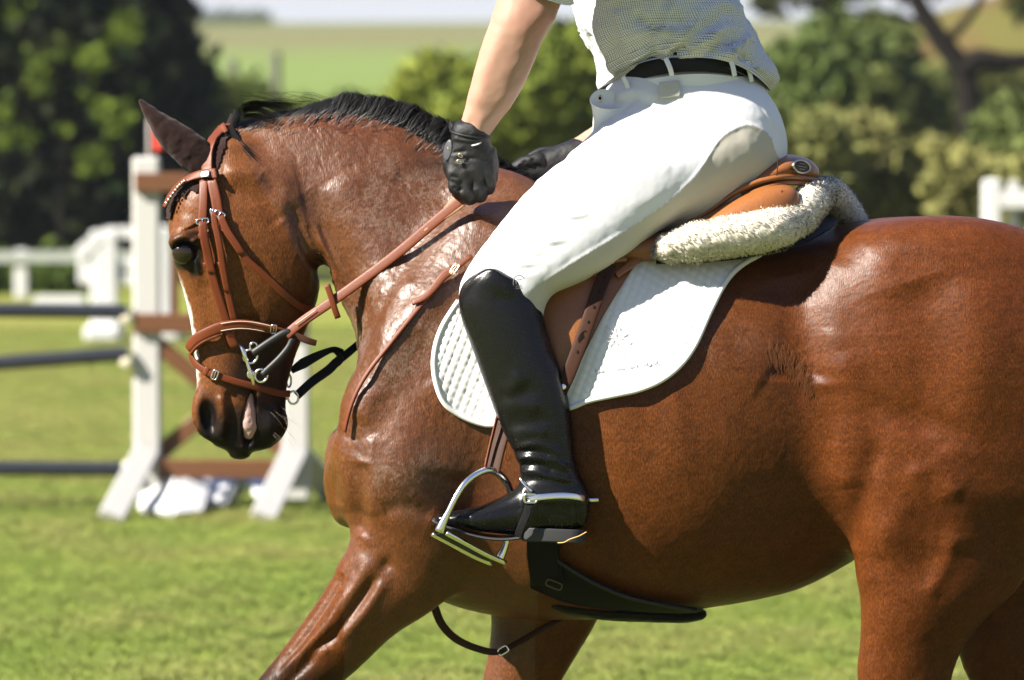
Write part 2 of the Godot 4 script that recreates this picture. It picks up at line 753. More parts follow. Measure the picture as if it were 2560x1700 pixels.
func horse_field() -> Field:
	var X0 := P(400, 850).x
	var X1 := P(835, 850).x
	var X2 := P(1320, 850).x
	var X3 := P(2960, 850).x
	var Y0 := -0.01
	var Y1 := P(1280, 1160).y
	var Y2 := P(1280, 250).y
	var f := Field.new([X0, 0.0042, X1, 0.0075, X2, 0.0098, X3], [Y0, 0.018, 0.75, 0.0095, Y1, 0.0058, Y2], [-0.36, 0.011, -0.12, 0.0062, 0.12, 0.0082, 0.36])
	# barrel, from the breast to the buttock
	var barrel := [S(880, 1060, 895, 1300, 150), S(960, 860, 985, 1420, 225), S(1080, 620, 1100, 1500, 262), S(1240, 478, 1250, 1540, 285), S(1420, 520, 1420, 1548, 322),
		S(1600, 570, 1600, 1540, 345), S(1760, 595, 1755, 1520, 338), S(1900, 600, 1890, 1498, 306), S(2020, 588, 2005, 1468, 278), S(2150, 556, 2130, 1400, 274), S(2290, 541, 2280, 1280, 300), S(2440, 548, 2450, 1220, 312), S(2600, 594, 2620, 1160, 285), S(2740, 690, 2760, 1060, 200), S(2800, 800, 2800, 960, 100)]
	for i in barrel.size():
		barrel[i].append([0, 0, 0, 0, -0.04, -0.06, -0.02, 0.06, 0.14, 0.18, 0.14, 0.06, 0, 0, 0][i])
	f.loft(barrel, 0.03, 0.2, 0.0, 0.6)
	# neck
	f.loft([S(575, 322, 790, 640, 72, 0, 0), S(690, 292, 838, 735, 92), S(835, 279, 880, 830, 104), S(980, 306, 886, 925, 122), S(1100, 368, 866, 1040, 152), S(1200, 434, 852, 1130, 190), S(1290, 486, 862, 1260, 225)], 0.08, 0.0, -0.42, 0.7)
	# head, turned a little towards the eye
	f.loft([S(520, 372, 640, 372, 62, 10, 8), S(430, 500, 735, 470, 100, 10, 22), S(424, 590, 784, 600, 112, 10, 30), S(438, 662, 800, 700, 102, 10, 32), S(460, 735, 778, 790, 86, 12, 30), S(476, 806, 748, 862, 74, 14, 28),
		S(486, 880, 728, 922, 66, 16, 25), S(492, 950, 716, 972, 62, 18, 23), S(495, 1015, 713, 1030, 58, 20, 22), S(503, 1068, 704, 1078, 52, 20, 18), S(530, 1104, 684, 1110, 42, 20, 10)], 0.03, 0.1, 0.05, 0.5)
	f.loft([S(545, 1085, 640, 1088, 44, 20, 4), S(556, 1112, 640, 1116, 42, 20, 4), S(572, 1132, 628, 1132, 34, 20, 2)], 0.012, 0.2, 0.0, 0.6)      # upper lip
	f.ball(P(676, 1058, 20), Vector3(40, 46, 46) / PX, 0.02)                   # chin
	f.ball(P(516, 1040, 60), Vector3(36, 60, 20) / PX, 0.016, false, 0.21)        # wing of the nostril
	f.ball(P(516, 1040, -26), Vector3(36, 60, 20) / PX, 0.016, false, 0.21)
	f.ball(P(664, 575, 74), Vector3(105, 150, 34) / PX, 0.04, false, 0.25)         # cheek
	f.ball(P(664, 575, -56), Vector3(105, 150, 34) / PX, 0.04, false, 0.25)
	f.ball(P(466, 596, 104), Vector3(46, 34, 26) / PX, 0.025, false, 0.5)         # brow
	f.ball(P(468, 596, -70), Vector3(46, 34, 30) / PX, 0.025, false, 0.5)
	f.ball(P(521, 1046, 86), Vector3(21, 50, 26) / PX, 0.007, true, 0.21)          # nostril
	f.ball(P(521, 1046, -52), Vector3(21, 50, 26) / PX, 0.007, true, 0.21)
	f.ball(P(625, 1050, 74), Vector3(13, 82, 34) / PX, 0.008, true, -0.12)          # corner and gap of the mouth
	f.ball(P(625, 1050, -40), Vector3(13, 82, 34) / PX, 0.008, true, -0.12)
	f.ball(P(462, 630, 128), Vector3(32, 27, 30) / PX, 0.012, true)                  # eye socket
	f.ball(P(464, 630, -94), Vector3(32, 27, 30) / PX, 0.012, true)
	for s in [1.0, -1.0]:
		# shoulder and upper arm
		f.loft([S(1150, 560, 1290, 640, 50, 150 * s), S(1000, 760, 1200, 860, 75, 190 * s), S(870, 960, 1130, 1080, 92, 205 * s), S(850, 1130, 1130, 1250, 100, 200 * s), S(905, 1270, 1150, 1390, 92, 185 * s)], 0.06)
		# thigh
		f.loft([S(2150, 640, 2700, 700, 120, 170 * s), S(2080, 830, 2790, 880, 150, 190 * s), S(2076, 1000, 2770, 1060, 150, 190 * s), S(2095, 1160, 2700, 1200, 132, 190 * s)], 0.05, 0.0, 0.22)
	# near foreleg, reaching forward
	f.loft([S(900, 1240, 1170, 1340, 100, 180), S(890, 1345, 1135, 1470, 92, 178), S(840, 1430, 1075, 1530, 86, 176), S(775, 1530, 985, 1588, 74, 174), S(705, 1625, 900, 1668, 64, 172), S(640, 1705, 815, 1745, 56, 170), S(580, 1780, 755, 1830, 56, 168), S(560, 1860, 700, 1900, 50, 166), S(560, 1950, 660, 1970, 38, 165), S(550, 2120, 635, 2130, 32, 165), S(520, 2230, 640, 2250, 40, 165), S(480, 2310, 610, 2350, 42, 165)], 0.035)
	f.loft([S(440, 2330, 600, 2400, 55, 165), S(400, 2390, 560, 2480, 68, 165)], 0.02, 0.3)
	# far foreleg, on the ground
	f.loft([S(1180, 1380, 1540, 1400, 105, -180), S(1225, 1520, 1500, 1535, 92, -178), S(1222, 1620, 1450, 1625, 78, -176), S(1202, 1720, 1390, 1730, 64, -174), S(1190, 1850, 1350, 1850, 58, -172), S(1200, 1930, 1330, 1940, 52, -170), S(1215, 2020, 1310, 2020, 38, -170), S(1215, 2200, 1300, 2200, 33, -170), S(1195, 2290, 1310, 2300, 42, -170), S(1170, 2370, 1290, 2390, 44, -170)], 0.04)
	f.loft([S(1140, 2400, 1300, 2400, 58, -170), S(1105, 2490, 1310, 2490, 72, -170)], 0.02, 0.3)
	# near hind leg
	f.loft([S(2090, 1120, 2720, 1150, 125, 190), S(2102, 1240, 2660, 1270, 118, 192), S(2124, 1350, 2600, 1370, 110, 192), S(2144, 1440, 2545, 1470, 100, 192), S(2152, 1530, 2452, 1560, 86, 190), S(2150, 1610, 2402, 1630, 72, 188), S(2143, 1700, 2376, 1715, 62, 186), S(2180, 1820, 2375, 1790, 56, 184), S(2250, 1930, 2400, 1860, 52, 182), S(2290, 2010, 2420, 1960, 46, 182), S(2300, 2120, 2395, 2120, 36, 182), S(2290, 2260, 2380, 2265, 36, 182), S(2265, 2320, 2380, 2340, 42, 182), S(2235, 2380, 2355, 2400, 44, 182)], 0.045, 0.0, 0.25)
	f.loft([S(2200, 2400, 2370, 2410, 58, 182), S(2165, 2495, 2370, 2495, 70, 182)], 0.02, 0.3)
	# far hind leg, pushing off behind
	f.loft([S(2250, 1100, 2780, 1120, 125, -190), S(2330, 1300, 2790, 1330, 112, -190), S(2375, 1480, 2740, 1500, 95, -190), S(2398, 1640, 2690, 1640, 74, -188), S(2455, 1750, 2690, 1730, 60, -186), S(2560, 1850, 2730, 1780, 52, -184), S(2640, 1930, 2760, 1870, 46, -182), S(2700, 2060, 2790, 2040, 36, -182), S(2760, 2200, 2850, 2190, 36, -182), S(2780, 2270, 2890, 2280, 42, -182), S(2770, 2340, 2880, 2370, 44, -182)], 0.045)
	f.loft([S(2740, 2370, 2900, 2390, 58, -182), S(2715, 2480, 2910, 2480, 70, -182)], 0.02, 0.3)
	# dock
	f.loft([S(2740, 640, 2700, 720, 45), S(2800, 690, 2760, 760, 38), S(2840, 800, 2790, 810, 24)], 0.03)
	f.evaluate()
	return f


static func trace(p: Vector3) -> Vector2:      # the place in trace units, the inverse of P
	var d := (p - EYE).rotated(Vector3.RIGHT, PITCH)
	return Vector2(1280.0 + FOCAL * d.x / -d.z, 850.0 - FOCAL * d.y / -d.z)

func horse_relief() -> Relief:
	var r := Relief.new()
	# neck
	r.stroke([[650, 440], [712, 492], [748, 555], [776, 630], [826, 708]], 20, -17, 110)
	r.stroke([[560, 432], [630, 436], [690, 470], [728, 530]], 24, 11, 100)
	r.stroke([[570, 480], [650, 500], [700, 560]], 22, -6, 100)
	r.stroke([[770, 560], [800, 640], [850, 740]], 9, -6, 110)
	r.stroke([[795, 555], [832, 650], [866, 745]], 9, -6, 110)
	r.stroke([[815, 560], [850, 640], [880, 730]], 8, -4, 110)
	r.stroke([[760, 480], [850, 640], [905, 820], [930, 980]], 42, -13, 120)
	r.stroke([[840, 440], [930, 600], [990, 760]], 60, 12, 130)
	r.stroke([[660, 305], [760, 298], [850, 305], [1000, 350], [1110, 420]], 16, -5, 70)
	r.stroke([[980, 440], [1060, 470], [1130, 520]], 30, -7, 140)
	r.stroke([[1040, 700], [990, 760], [950, 860]], 14, 6, 170)
	r.stroke([[990, 690], [940, 780], [905, 900]], 16, 6, 150)
	# shoulder, breast
	r.stroke([[1130, 690], [1010, 815], [935, 940], [895, 1060]], 38, 15, 240)
	r.stroke([[1100, 850], [1010, 965], [950, 1060], [905, 1150]], 60, -12, 260)
	r.stroke([[1010, 1180]], 110, 20, 280)
	r.stroke([[1120, 930], [1150, 1050], [1120, 1200]], 70, 12, 300)
	r.stroke([[915, 1150], [908, 1240], [896, 1335]], 24, -12, 230)
	r.stroke([[860, 1080], [856, 1180], [868, 1280]], 46, 8, 150)
	r.stroke([[930, 1080], [925, 1200], [935, 1290]], 24, 7, 250)
	r.stroke([[960, 1275], [1010, 1265], [1080, 1290]], 20, -6, 290)
	# forearm
	r.stroke([[918, 1335], [880, 1390], [850, 1450]], 26, 8, 270)
	r.stroke([[918, 1408]], 34, 12, 270)
	r.stroke([[925, 1420], [860, 1505], [790, 1605], [700, 1690]], 18, 9, 260)
	r.stroke([[872, 1425], [815, 1520], [745, 1620], [690, 1680]], 11, -7, 260)
	r.stroke([[945, 1440], [905, 1500], [850, 1575], [790, 1625], [720, 1695]], 15, -15, 260)
	r.stroke([[955, 1445], [905, 1530], [835, 1590]], 22, 10, 260)
	r.stroke([[965, 1413]], 17, -9, 270)
	r.stroke([[790, 1640], [730, 1700], [690, 1740]], 9, -9, 250)
	r.stroke([[820, 1620], [770, 1650], [720, 1710]], 12, 6, 250)
	# flank and hindquarters
	r.stroke([[1985, 690], [2010, 840], [2005, 960]], 75, -20, 340)
	r.stroke([[2190, 650]], 95, 11, 330)
	r.stroke([[2150, 592], [2190, 640], [2245, 662]], 22, 3, 300)
	r.stroke([[2090, 640], [2068, 720], [2072, 830], [2095, 990]], 52, 9, 330)
	r.stroke([[2090, 820], [2074, 960], [2082, 1100]], 40, 4, 340)
	r.stroke([[2115, 880], [2138, 1000], [2118, 1120], [2128, 1230]], 40, 11, 350)
	r.stroke([[2290, 700], [2335, 850], [2325, 1010], [2280, 1100]], 95, -24, 350)
	r.stroke([[2450, 700], [2425, 900], [2360, 1060]], 90, 12, 350)
	r.stroke([[2195, 1100], [2168, 1210], [2150, 1300], [2143, 1390]], 26, -9, 330)
	r.stroke([[2225, 1325]], 56, 13, 330)
	r.stroke([[2265, 1245], [2220, 1330], [2190, 1400]], 36, 4, 330)
	r.stroke([[2290, 1180]], 26, 7, 330)
	r.stroke([[2377, 1226]], 24, 6, 330)
	r.stroke([[2281, 1108], [2340, 1098], [2402, 1129], [2440, 1150]], 12, 2.5, 330)
	r.stroke([[2310, 1420]], 55, -11, 330)
	r.stroke([[2392, 1330], [2364, 1420], [2318, 1495]], 22, 6, 330)
	r.stroke([[2174, 1456]], 34, 5, 320)
	r.stroke([[2330, 1130], [2400, 1250], [2420, 1380]], 60, 7, 340)
	r.stroke([[1700, 820], [1820, 880], [1930, 950]], 60, 8, 380)
	r.stroke([[1560, 760], [1530, 960], [1560, 1200]], 40, 3, 380)
	r.stroke([[1640, 760], [1615, 960], [1640, 1200]], 32, -3, 380)
	r.stroke([[1700, 800], [1690, 960], [1720, 1200]], 30, 3, 380)
	# head
	r.stroke([[560, 650], [562, 740], [580, 800]], 15, 9, 90)
	r.stroke([[505, 700], [525, 800], [545, 890]], 24, -7, 80)
	r.stroke([[536, 690], [566, 770], [560, 850], [575, 880]], 7, 5, 80)
	r.stroke([[615, 780], [640, 860], [630, 930]], 26, -6, 80)
	r.stroke([[552, 985], [560, 1050], [548, 1100]], 14, 9, 80)
	r.stroke([[572, 975], [582, 1050], [574, 1096]], 12, -8, 80)
	r.stroke([[600, 1120], [640, 1118]], 8, 4, 60)
	r.stroke([[430, 606], [462, 590], [494, 606]], 9, 8, 110)
	r.stroke([[436, 646], [462, 664], [488, 652], [500, 690]], 8, 7, 110)
	r.stroke([[485, 560], [500, 590]], 30, -8, 110)
	r.stroke([[700, 470], [760, 560], [785, 650]], 18, 6, 100)
	return r

static func blob(x: float, y: float, cx: float, cy: float, rx: float, ry: float) -> float:
	var a := (x - cx) / rx
	var b := (y - cy) / ry
	return exp(-a * a - b * b)

var coat_noise: Array = []

func coat(p: Vector3, n: Vector3) -> Color:
	var t := trace(p)
	var x := t.x
	var y := t.y
	var n1: FastNoiseLite = coat_noise[0]
	var n2: FastNoiseLite = coat_noise[1]
	var n3: FastNoiseLite = coat_noise[2]
	var fine := n3.get_noise_3d(p.x * 1.6, p.y, p.z)
	var mid := n2.get_noise_3d(p.x, p.y, p.z)
	var wide := n1.get_noise_3d(p.x, p.y, p.z)
	var c := Vector3(0.130, 0.041, 0.0100) * (1.0 + 0.2 * wide + 0.22 * mid + 0.38 * fine)
	var red := Vector3(0.118, 0.0325, 0.0078) * (1.0 + 0.15 * wide + 0.24 * mid + 0.38 * fine)
	c = c.lerp(red, smoothstep(1850, 2100, x) * 0.7)
	c = c.lerp(red, blob(x, y, 900, 290, 220, 40) * 0.8)
	var head := 1.0 - smoothstep(640, 800, x - maxf(0, y - 700) * 0.25)
	if y > 1160:
		head = 0.0
	c = c.lerp(Vector3(0.185, 0.066, 0.021) * (1.0 + 0.2 * mid + 0.28 * fine), head * 0.85)
	# lather and salt of sweat
	var sweat := blob(x, y, 960, 480, 130, 110) * 0.7 + blob(x, y, 1120, 620, 150, 140) + blob(x, y, 930, 790, 90, 130) + blob(x, y, 1010, 860, 110, 80) * 0.8 + blob(x, y, 1100, 480, 130, 70) * 0.5 + blob(x, y, 1015, 1185, 95, 70) * 1.1 + blob(x, y, 740, 380, 110, 60) * 0.5 + blob(x, y, 1070, 760, 120, 60) + blob(x, y, 960, 920, 60, 90) * 0.6
	sweat += blob(x, y, 1790, 860, 110, 60) * 0.4 + blob(x, y, 2070, 760, 40, 130) * 0.3
	var n4: FastNoiseLite = coat_noise[3]
	var q := p + Vector3(mid, wide, mid) * 0.02
	var ridged := 1.0 - absf(n4.get_noise_3d(q.x * 1.5, q.y * 0.8, q.z)) * 2.2
	sweat = clampf(sweat * 1.2, 0, 1)
	c = c.lerp(Vector3(0.110, 0.042, 0.019), sweat * 0.6)
	var f := sweat * smoothstep(0.55, 1.0, ridged * 0.5 + 0.38 + wide * 0.6 + fine * 0.35)
	c = c.lerp(Vector3(0.25, 0.165, 0.12), clampf(f, 0, 1) * 0.5)
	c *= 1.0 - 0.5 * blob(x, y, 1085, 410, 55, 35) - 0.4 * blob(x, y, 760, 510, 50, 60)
	# black points
	var dark := Vector3(0.013, 0.010, 0.0085) * (1.0 + 0.4 * fine)
	var black := smoothstep(1000, 1085, y + (x - 540) * 0.5 + mid * 40) * float(x < 740 and y < 1200)
	black = maxf(black, clampf(blob(x, y, 625, 935, 60, 80) * 1.3 - 0.1, 0, 0.9))
	black = maxf(black, clampf(blob(x, y, 680, 930, 60, 120) * 1.3 - 0.1, 0, 0.85))
	if x < 760 and y < 1200:
		black = maxf(black, clampf(2.0 * blob(x, y, 521, 1046, 28, 60) - 0.3, 0, 1))
		black = maxf(black, clampf(2.2 * blob(x, y, 462, 634, 52, 46) - 0.35, 0, 1) * float(p.z > -0.02 or x < 470))
		black = maxf(black, clampf(1.8 * blob(x, y, 486, 665, 22, 30) - 0.2, 0, 1))
		black = maxf(black, clampf(1.5 * blob(x, y, 486, 588, 30, 14) - 0.2, 0, 1) * 0.8)
		black = maxf(black, clampf(blob(x, y, 452, 690, 14, 36) * 1.5 - 0.2, 0, 1) * float(p.z < 0.02))
	if x < 1500 and y > 1500:
		black = maxf(black, 0.75 * smoothstep(1610, 1720, y + (800.0 - x) * 0.12 + mid * 40) * float(x < 950))
		black = maxf(black, smoothstep(1780, 1900, y))
	elif x >= 1500:
		black = maxf(black, smoothstep(1800, 1950, y))
	c = c.lerp(dark, clampf(black, 0, 1))
	# a white stripe down the face
	if x < 520 and y > 560 and y < 985 and n.x < -0.62:
		var w := 1.0 - smoothstep(0.018, 0.028, absf(p.z - 0.026 + mid * 0.006))
		c = c.lerp(Vector3(0.7, 0.66, 0.6), w * smoothstep(670, 740, y) * (1.0 - smoothstep(930, 985, y)))
	return Color(c.x, c.y, c.z)

func build_horse():
	H = horse_field()
	var m := H.net()
	var V: PackedVector3Array = relax(m[0], m[1], 4)
	var I: PackedInt32Array = m[1]
	# the side in the sun, finer
	var fine := PackedInt32Array()
	var rest := PackedInt32Array()
	for i in range(0, I.size(), 3):
		var a := V[I[i]]
		if a.z > -0.04 and a.y > 0.62 and a.x > -0.85 and a.x < 1.15:
			fine.append_array([I[i], I[i + 1], I[i + 2]])
		else:
			rest.append_array([I[i], I[i + 1], I[i + 2]])
	var qd := quarter(V, fine)
	V = qd[0]
	I = qd[1]
	I.append_array(rest)
	V = relax(V, I, 2)
	var N := normals_of(V, I)
	coat_noise = [noise(3, 9.0, 3), noise(5, 38.0, 3), noise(7, 210.0, 2), noise(9, 30.0, 3)]
	var rl := horse_relief()
	var n2: FastNoiseLite = coat_noise[1]
	var n3: FastNoiseLite = coat_noise[2]
	var n4: FastNoiseLite = coat_noise[3]
	var parts := 16
	var total := V.size()
	var out: Array = []
	out.resize(parts)
	var work := func(id: int):
		var o := PackedVector3Array()
		for i in range(total * id / parts, total * (id + 1) / parts):
			var p := V[i]
			var d := rl.at(p.x, p.y)
			var hair := n3.get_noise_3d(p.x * 1.2, p.y * 0.7, p.z)
			var t := trace(p)
			var wet := 0.0
			if t.x > 600 and t.x < 1300 and t.y > 300 and t.y < 1300:
				wet = 1.0 - absf(n4.get_noise_3d((p.x + p.y * 0.5) * 1.7, p.y * 0.7, p.z)) * 2.0
				wet *= smoothstep(620, 900, t.x) * (1.0 - smoothstep(1000, 1300, t.y)) * (1.0 - smoothstep(1150, 1290, t.x))
			if t.x < 640 and t.y > 540:
				hair *= 0.4
			o.append(p + N[i] * (d + hair * 0.00016 + wet * 0.0011 + n2.get_noise_3d(p.x, p.y, p.z) * 0.0005))
		out[id] = o
	var task := WorkerThreadPool.add_group_task(work, parts, 4, true)
	WorkerThreadPool.wait_for_group_task_completion(task)
	V = PackedVector3Array()
	for o in out:
		V.append_array(o)
	N = normals_of(V, I)
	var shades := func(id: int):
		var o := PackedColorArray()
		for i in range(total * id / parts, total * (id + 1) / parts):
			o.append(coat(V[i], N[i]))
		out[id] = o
	task = WorkerThreadPool.add_group_task(shades, parts, 4, true)
	WorkerThreadPool.wait_for_group_task_completion(task)
	var C := PackedColorArray()
	for o in out:
		C.append_array(o)
	horse = thing("horse", "bay horse with black mane striding under the rider", "horse")
	var hm := mat(Color.WHITE, 0.48, 0.25)
	hm.vertex_color_use_as_albedo = true
	grain(hm, 21, Vector3(11, 3.5, 7), 0.5, 0.05, 0.05, 0.7)
	# neck, shoulder and breast are wet with sweat and shine more
	var wet_mat: StandardMaterial3D = hm.duplicate()
	wet_mat.roughness = 0.49
	wet_mat.metallic_specular = 0.42
	var wet_i := PackedInt32Array()
	var dry_i := PackedInt32Array()
	for i in range(0, I.size(), 3):
		var t := trace(V[I[i]])
		var jaw := 640.0 + clampf((t.y - 440.0) * 0.55, -60.0, 175.0)      # along the crease behind the cheek
		if t.x > jaw and t.x < 1345 and (t.y < 1400 or t.x > 860) and not (t.x < 840 and t.y > 760):
			wet_i.append_array([I[i], I[i + 1], I[i + 2]])
		else:
			dry_i.append_array([I[i], I[i + 1], I[i + 2]])
	var bm := mesh_of(V, dry_i, N, C)
	var arr := bm.surface_get_arrays(0)
	arr[Mesh.ARRAY_INDEX] = wet_i
	bm.add_surface_from_arrays(Mesh.PRIMITIVE_TRIANGLES, arr)
	bm.surface_set_material(0, hm)
	bm.surface_set_material(1, wet_mat)
	part("body", bm, null, horse)
	HV = m[0]
	HI = m[1]
	HN = normals_of(HV, HI)
	# eyes
	var em := mat(Color(0.012, 0.007, 0.004), 0.16, 0.35)
	em.clearcoat_enabled = true
	em.clearcoat = 0.5
	em.clearcoat_roughness = 0.03
	for e in [P(461, 631, 100), P(464, 631, -72)]:
		var sp := SphereMesh.new()
		sp.radius = 0.0243
		sp.height = 0.0486
		var o := part("eye", sp, em, horse)
		o.position = e
		o.scale = Vector3(1.05, 1.0, 0.8)
	var tg := mat(Color(0.46, 0.30, 0.27), 0.5, 0.5)
	tg.subsurf_scatter_enabled = true
	tg.subsurf_scatter_strength = 0.1
	grain(tg, 24, Vector3(40, 40, 40), 0.75, 0.03, 0.05)
	var tf := Field.new([P(570, 0).x, 0.0028, P(680, 0).x], [P(0, 1120).y, 0.003, P(0, 950).y], [-0.03, 0.004, 0.075])
	tf.loft([S(609, 968, 629, 970, 26, 42), S(602, 1000, 638, 1004, 30, 43), S(593, 1040, 645, 1044, 31, 44), S(590, 1062, 650, 1068, 29, 44), S(600, 1080, 644, 1086, 22, 42)], 0.005, 0.1, 0.0, 0.7)
	var tm := field_mesh(tf, 3, null, 0.0014, 60)
	part("lip", mesh_of(tm[0], tm[1]), tg, horse, "pale pink lip and tongue at the corner of the horse's mouth")
	var rng := RandomNumberGenerator.new()
	rng.seed = 19
	var wk := SurfaceTool.new()
	wk.begin(Mesh.PRIMITIVE_TRIANGLES)
	for i in 26:
		var a := P(rng.randf_range(650, 706), rng.randf_range(1010, 1090), rng.randf_range(10, 60))
		var l := rng.randf_range(0.02, 0.075)
		var dir := Vector3(rng.randf_range(0.3, 0.9), rng.randf_range(-0.9, -0.3), rng.randf_range(0, 0.5)).normalized()
		hair_ribbon(wk, PackedVector3Array([a, a + dir * l * 0.5 + Vector3(0, -0.001, 0), a + dir * l + Vector3(0, -0.006, 0)]), 0.0003, Vector3(0.6, 0.7, 0.3).normalized())
	var wo := part("whiskers", wk.commit(), mat(Color(0.12, 0.09, 0.06), 0.5), horse)
	wo.set_meta("kind", "stuff")
	# the whorl of longer hair in the flank
	var fw := SurfaceTool.new()
	fw.begin(Mesh.PRIMITIVE_TRIANGLES)
	for i in 420:
		var u := rng.randf()
		var x := 1895.0 + 140.0 * u + rng.randfn(0, 9)
		var y := 872.0 + 100.0 * u * u + rng.randfn(0, 16)
		var a := H.front(x, y, 0.42, -0.001)
		var n := H.gradient(a, 0.015)
		var l := rng.randf_range(0.012, 0.026)
		var dir := (Vector3(0.35 - 0.9 * u + rng.randfn(0, 0.15), -1.0, 0) + n * 0.22).normalized()
		hair_ribbon(fw, PackedVector3Array([a, a + dir * l * 0.5 + n * 0.002, a + dir * l + n * 0.003]), 0.0005, dir.cross(n).normalized(), (n + dir * 0.2).normalized())
	var fo := part("flank_hair", fw.commit(), mat(Color(0.13, 0.042, 0.012), 0.5, 0.4), horse)
	fo.set_meta("kind", "stuff")
	build_mane()

var HV: PackedVector3Array
var HI: PackedInt32Array
var HN: PackedVector3Array

# Hair: one ribbon along points
static func hair_ribbon(st: SurfaceTool, pts: PackedVector3Array, w: float, side: Vector3, face := Vector3.ZERO):
	var n := pts.size()
	for i in n - 1:
		var w0 := w * (1.0 - 0.85 * pow(float(i) / (n - 1), 1.5))
		var w1 := w * (1.0 - 0.85 * pow(float(i + 1) / (n - 1), 1.5))
		var a := pts[i] - side * w0
		var b := pts[i] + side * w0
		var c := pts[i + 1] + side * w1
		var d := pts[i + 1] - side * w1
		var nn := (pts[i + 1] - pts[i]).cross(side).normalized()
		if face != Vector3.ZERO:
			nn = face
		elif nn.z < 0:
			nn = -nn
		for v in ([a, b, c, a, c, d] if (c - a).cross(b - a).dot(nn) > 0 else [a, c, b, a, d, c]):
			st.set_normal(nn)
			st.add_vertex(v)

func build_mane():
	var rng := RandomNumberGenerator.new()
	rng.seed = 11
	var crest := even_list([P(578, 318), P(640, 300), P(700, 289), P(770, 279), P(840, 278), P(910, 288), P(980, 306), P(1050, 338), P(1110, 372), P(1180, 424), P(1260, 470), P(1310, 494)], 160)
	var st := SurfaceTool.new()
	st.begin(Mesh.PRIMITIVE_TRIANGLES)
	for s in 10000:
		var f := rng.randf()
		var at := f * 159.0
		var i := int(at)
		var root := crest[i].lerp(crest[mini(i + 1, 159)], at - i)
		var z := rng.randfn(0.0, 0.010) - 0.006
		root += Vector3(0, -0.006 - absf(z) * 0.9, z)
		# height of the standing hair above the crest, as it runs from poll to withers
		var high := lerpf(0.022, 0.026, smoothstep(0.0, 0.25, f)) + 0.027 * smoothstep(0.18, 0.36, f) - 0.006 * smoothstep(0.6, 1.0, f)
		high *= rng.randf_range(0.82, 1.03) * (1.0 + 0.05 * sin(f * 61.0) + 0.03 * sin(f * 143.0))
		var back := rng.randf_range(0.035, 0.06) + 0.03 * f
		var fall := rng.randf_range(0.05, 0.16)
		var pts := PackedVector3Array()
		if rng.randf() < 0.07:      # short hairs at the roots of the near side
			var l := rng.randf_range(0.012, 0.035)
			root = root + Vector3(0, -0.004, absf(z) * 0.6 + 0.008)
			for k in 5:
				var t := k / 4.0
				pts.append(root + Vector3(l * t * 0.9, l * t * (0.9 - 0.2 * t), 0.004 * t * (1 - t)))
			hair_ribbon(st, pts, 0.0007, Vector3(0.6, -0.3, 0.5).normalized())
			continue
		var side := -1.0
		for k in 9:
			var t := k / 8.0
			var up := high * sin(minf(t * 2.6, PI / 2)) - fall * pow(maxf(t - 0.42, 0) / 0.58, 1.7)
			pts.append(root + Vector3(back * t, up, side * 0.075 * pow(t, 1.25)))
		hair_ribbon(st, pts, rng.randf_range(0.0004, 0.0009), Vector3(0.75, 0, 0.65).normalized())
	# loose locks at the poll and wisps above it
	var locks := [
		[[575, 318, 20], [592, 345, 50], [615, 375, 72], [645, 405, 82]], [[572, 322, 22], [566, 350, 48], [565, 380, 66], [573, 408, 78]],
		[[588, 312, 10], [600, 282, 20], [625, 272, 24], [655, 276, 24], [690, 300, 30]], [[584, 314, 6], [596, 276, 10], [632, 258, 14], [672, 262, 18], [720, 278, 20]],
		[[580, 316, 0], [596, 288, -10], [640, 264, -10], [690, 258, -10], [750, 266, -10]], [[600, 308, 14], [616, 290, 30], [646, 292, 34], [680, 306, 40]]]
	for l in locks:
		var base: Array = []
		for q in l:
			base.append(P(q[0], q[1], q[2]))
		for s in 70:
			var off := Vector3(rng.randfn(0, 0.004), rng.randfn(0, 0.003), rng.randfn(0, 0.004))
			var c := even_list(base, 10)
			for k in 10:
				c[k] += off * (1.0 + 0.7 * k / 9.0 - 0.5 * sin(k / 9.0 * PI))
			hair_ribbon(st, c, 0.0007, Vector3(0.5, 0.5, 0.7).normalized())
	for s in 26:
		var a := rng.randf_range(585, 760)
		var up := rng.randf_range(30, 62)
		var c := even_list([P(a, 300 - (a - 585) * 0.1, rng.randf_range(-20, 20)), P(a + rng.randf_range(-6, 14), 290 - up, rng.randf_range(-20, 20)), P(a + rng.randf_range(25, 60), 286 - up * rng.randf_range(0.7, 1.2)), P(a + rng.randf_range(70, 130), 280 - up * 0.4)], 12)
		hair_ribbon(st, c, 0.00045, Vector3(0.3, 0.9, 0.3).normalized())
	var hm := mat(Color(0.0085, 0.0082, 0.0082), 0.5, 0.3)
	var o := part("mane", st.commit(), hm, horse)
	o.set_meta("kind", "stuff")
var M := {}       # shared materials

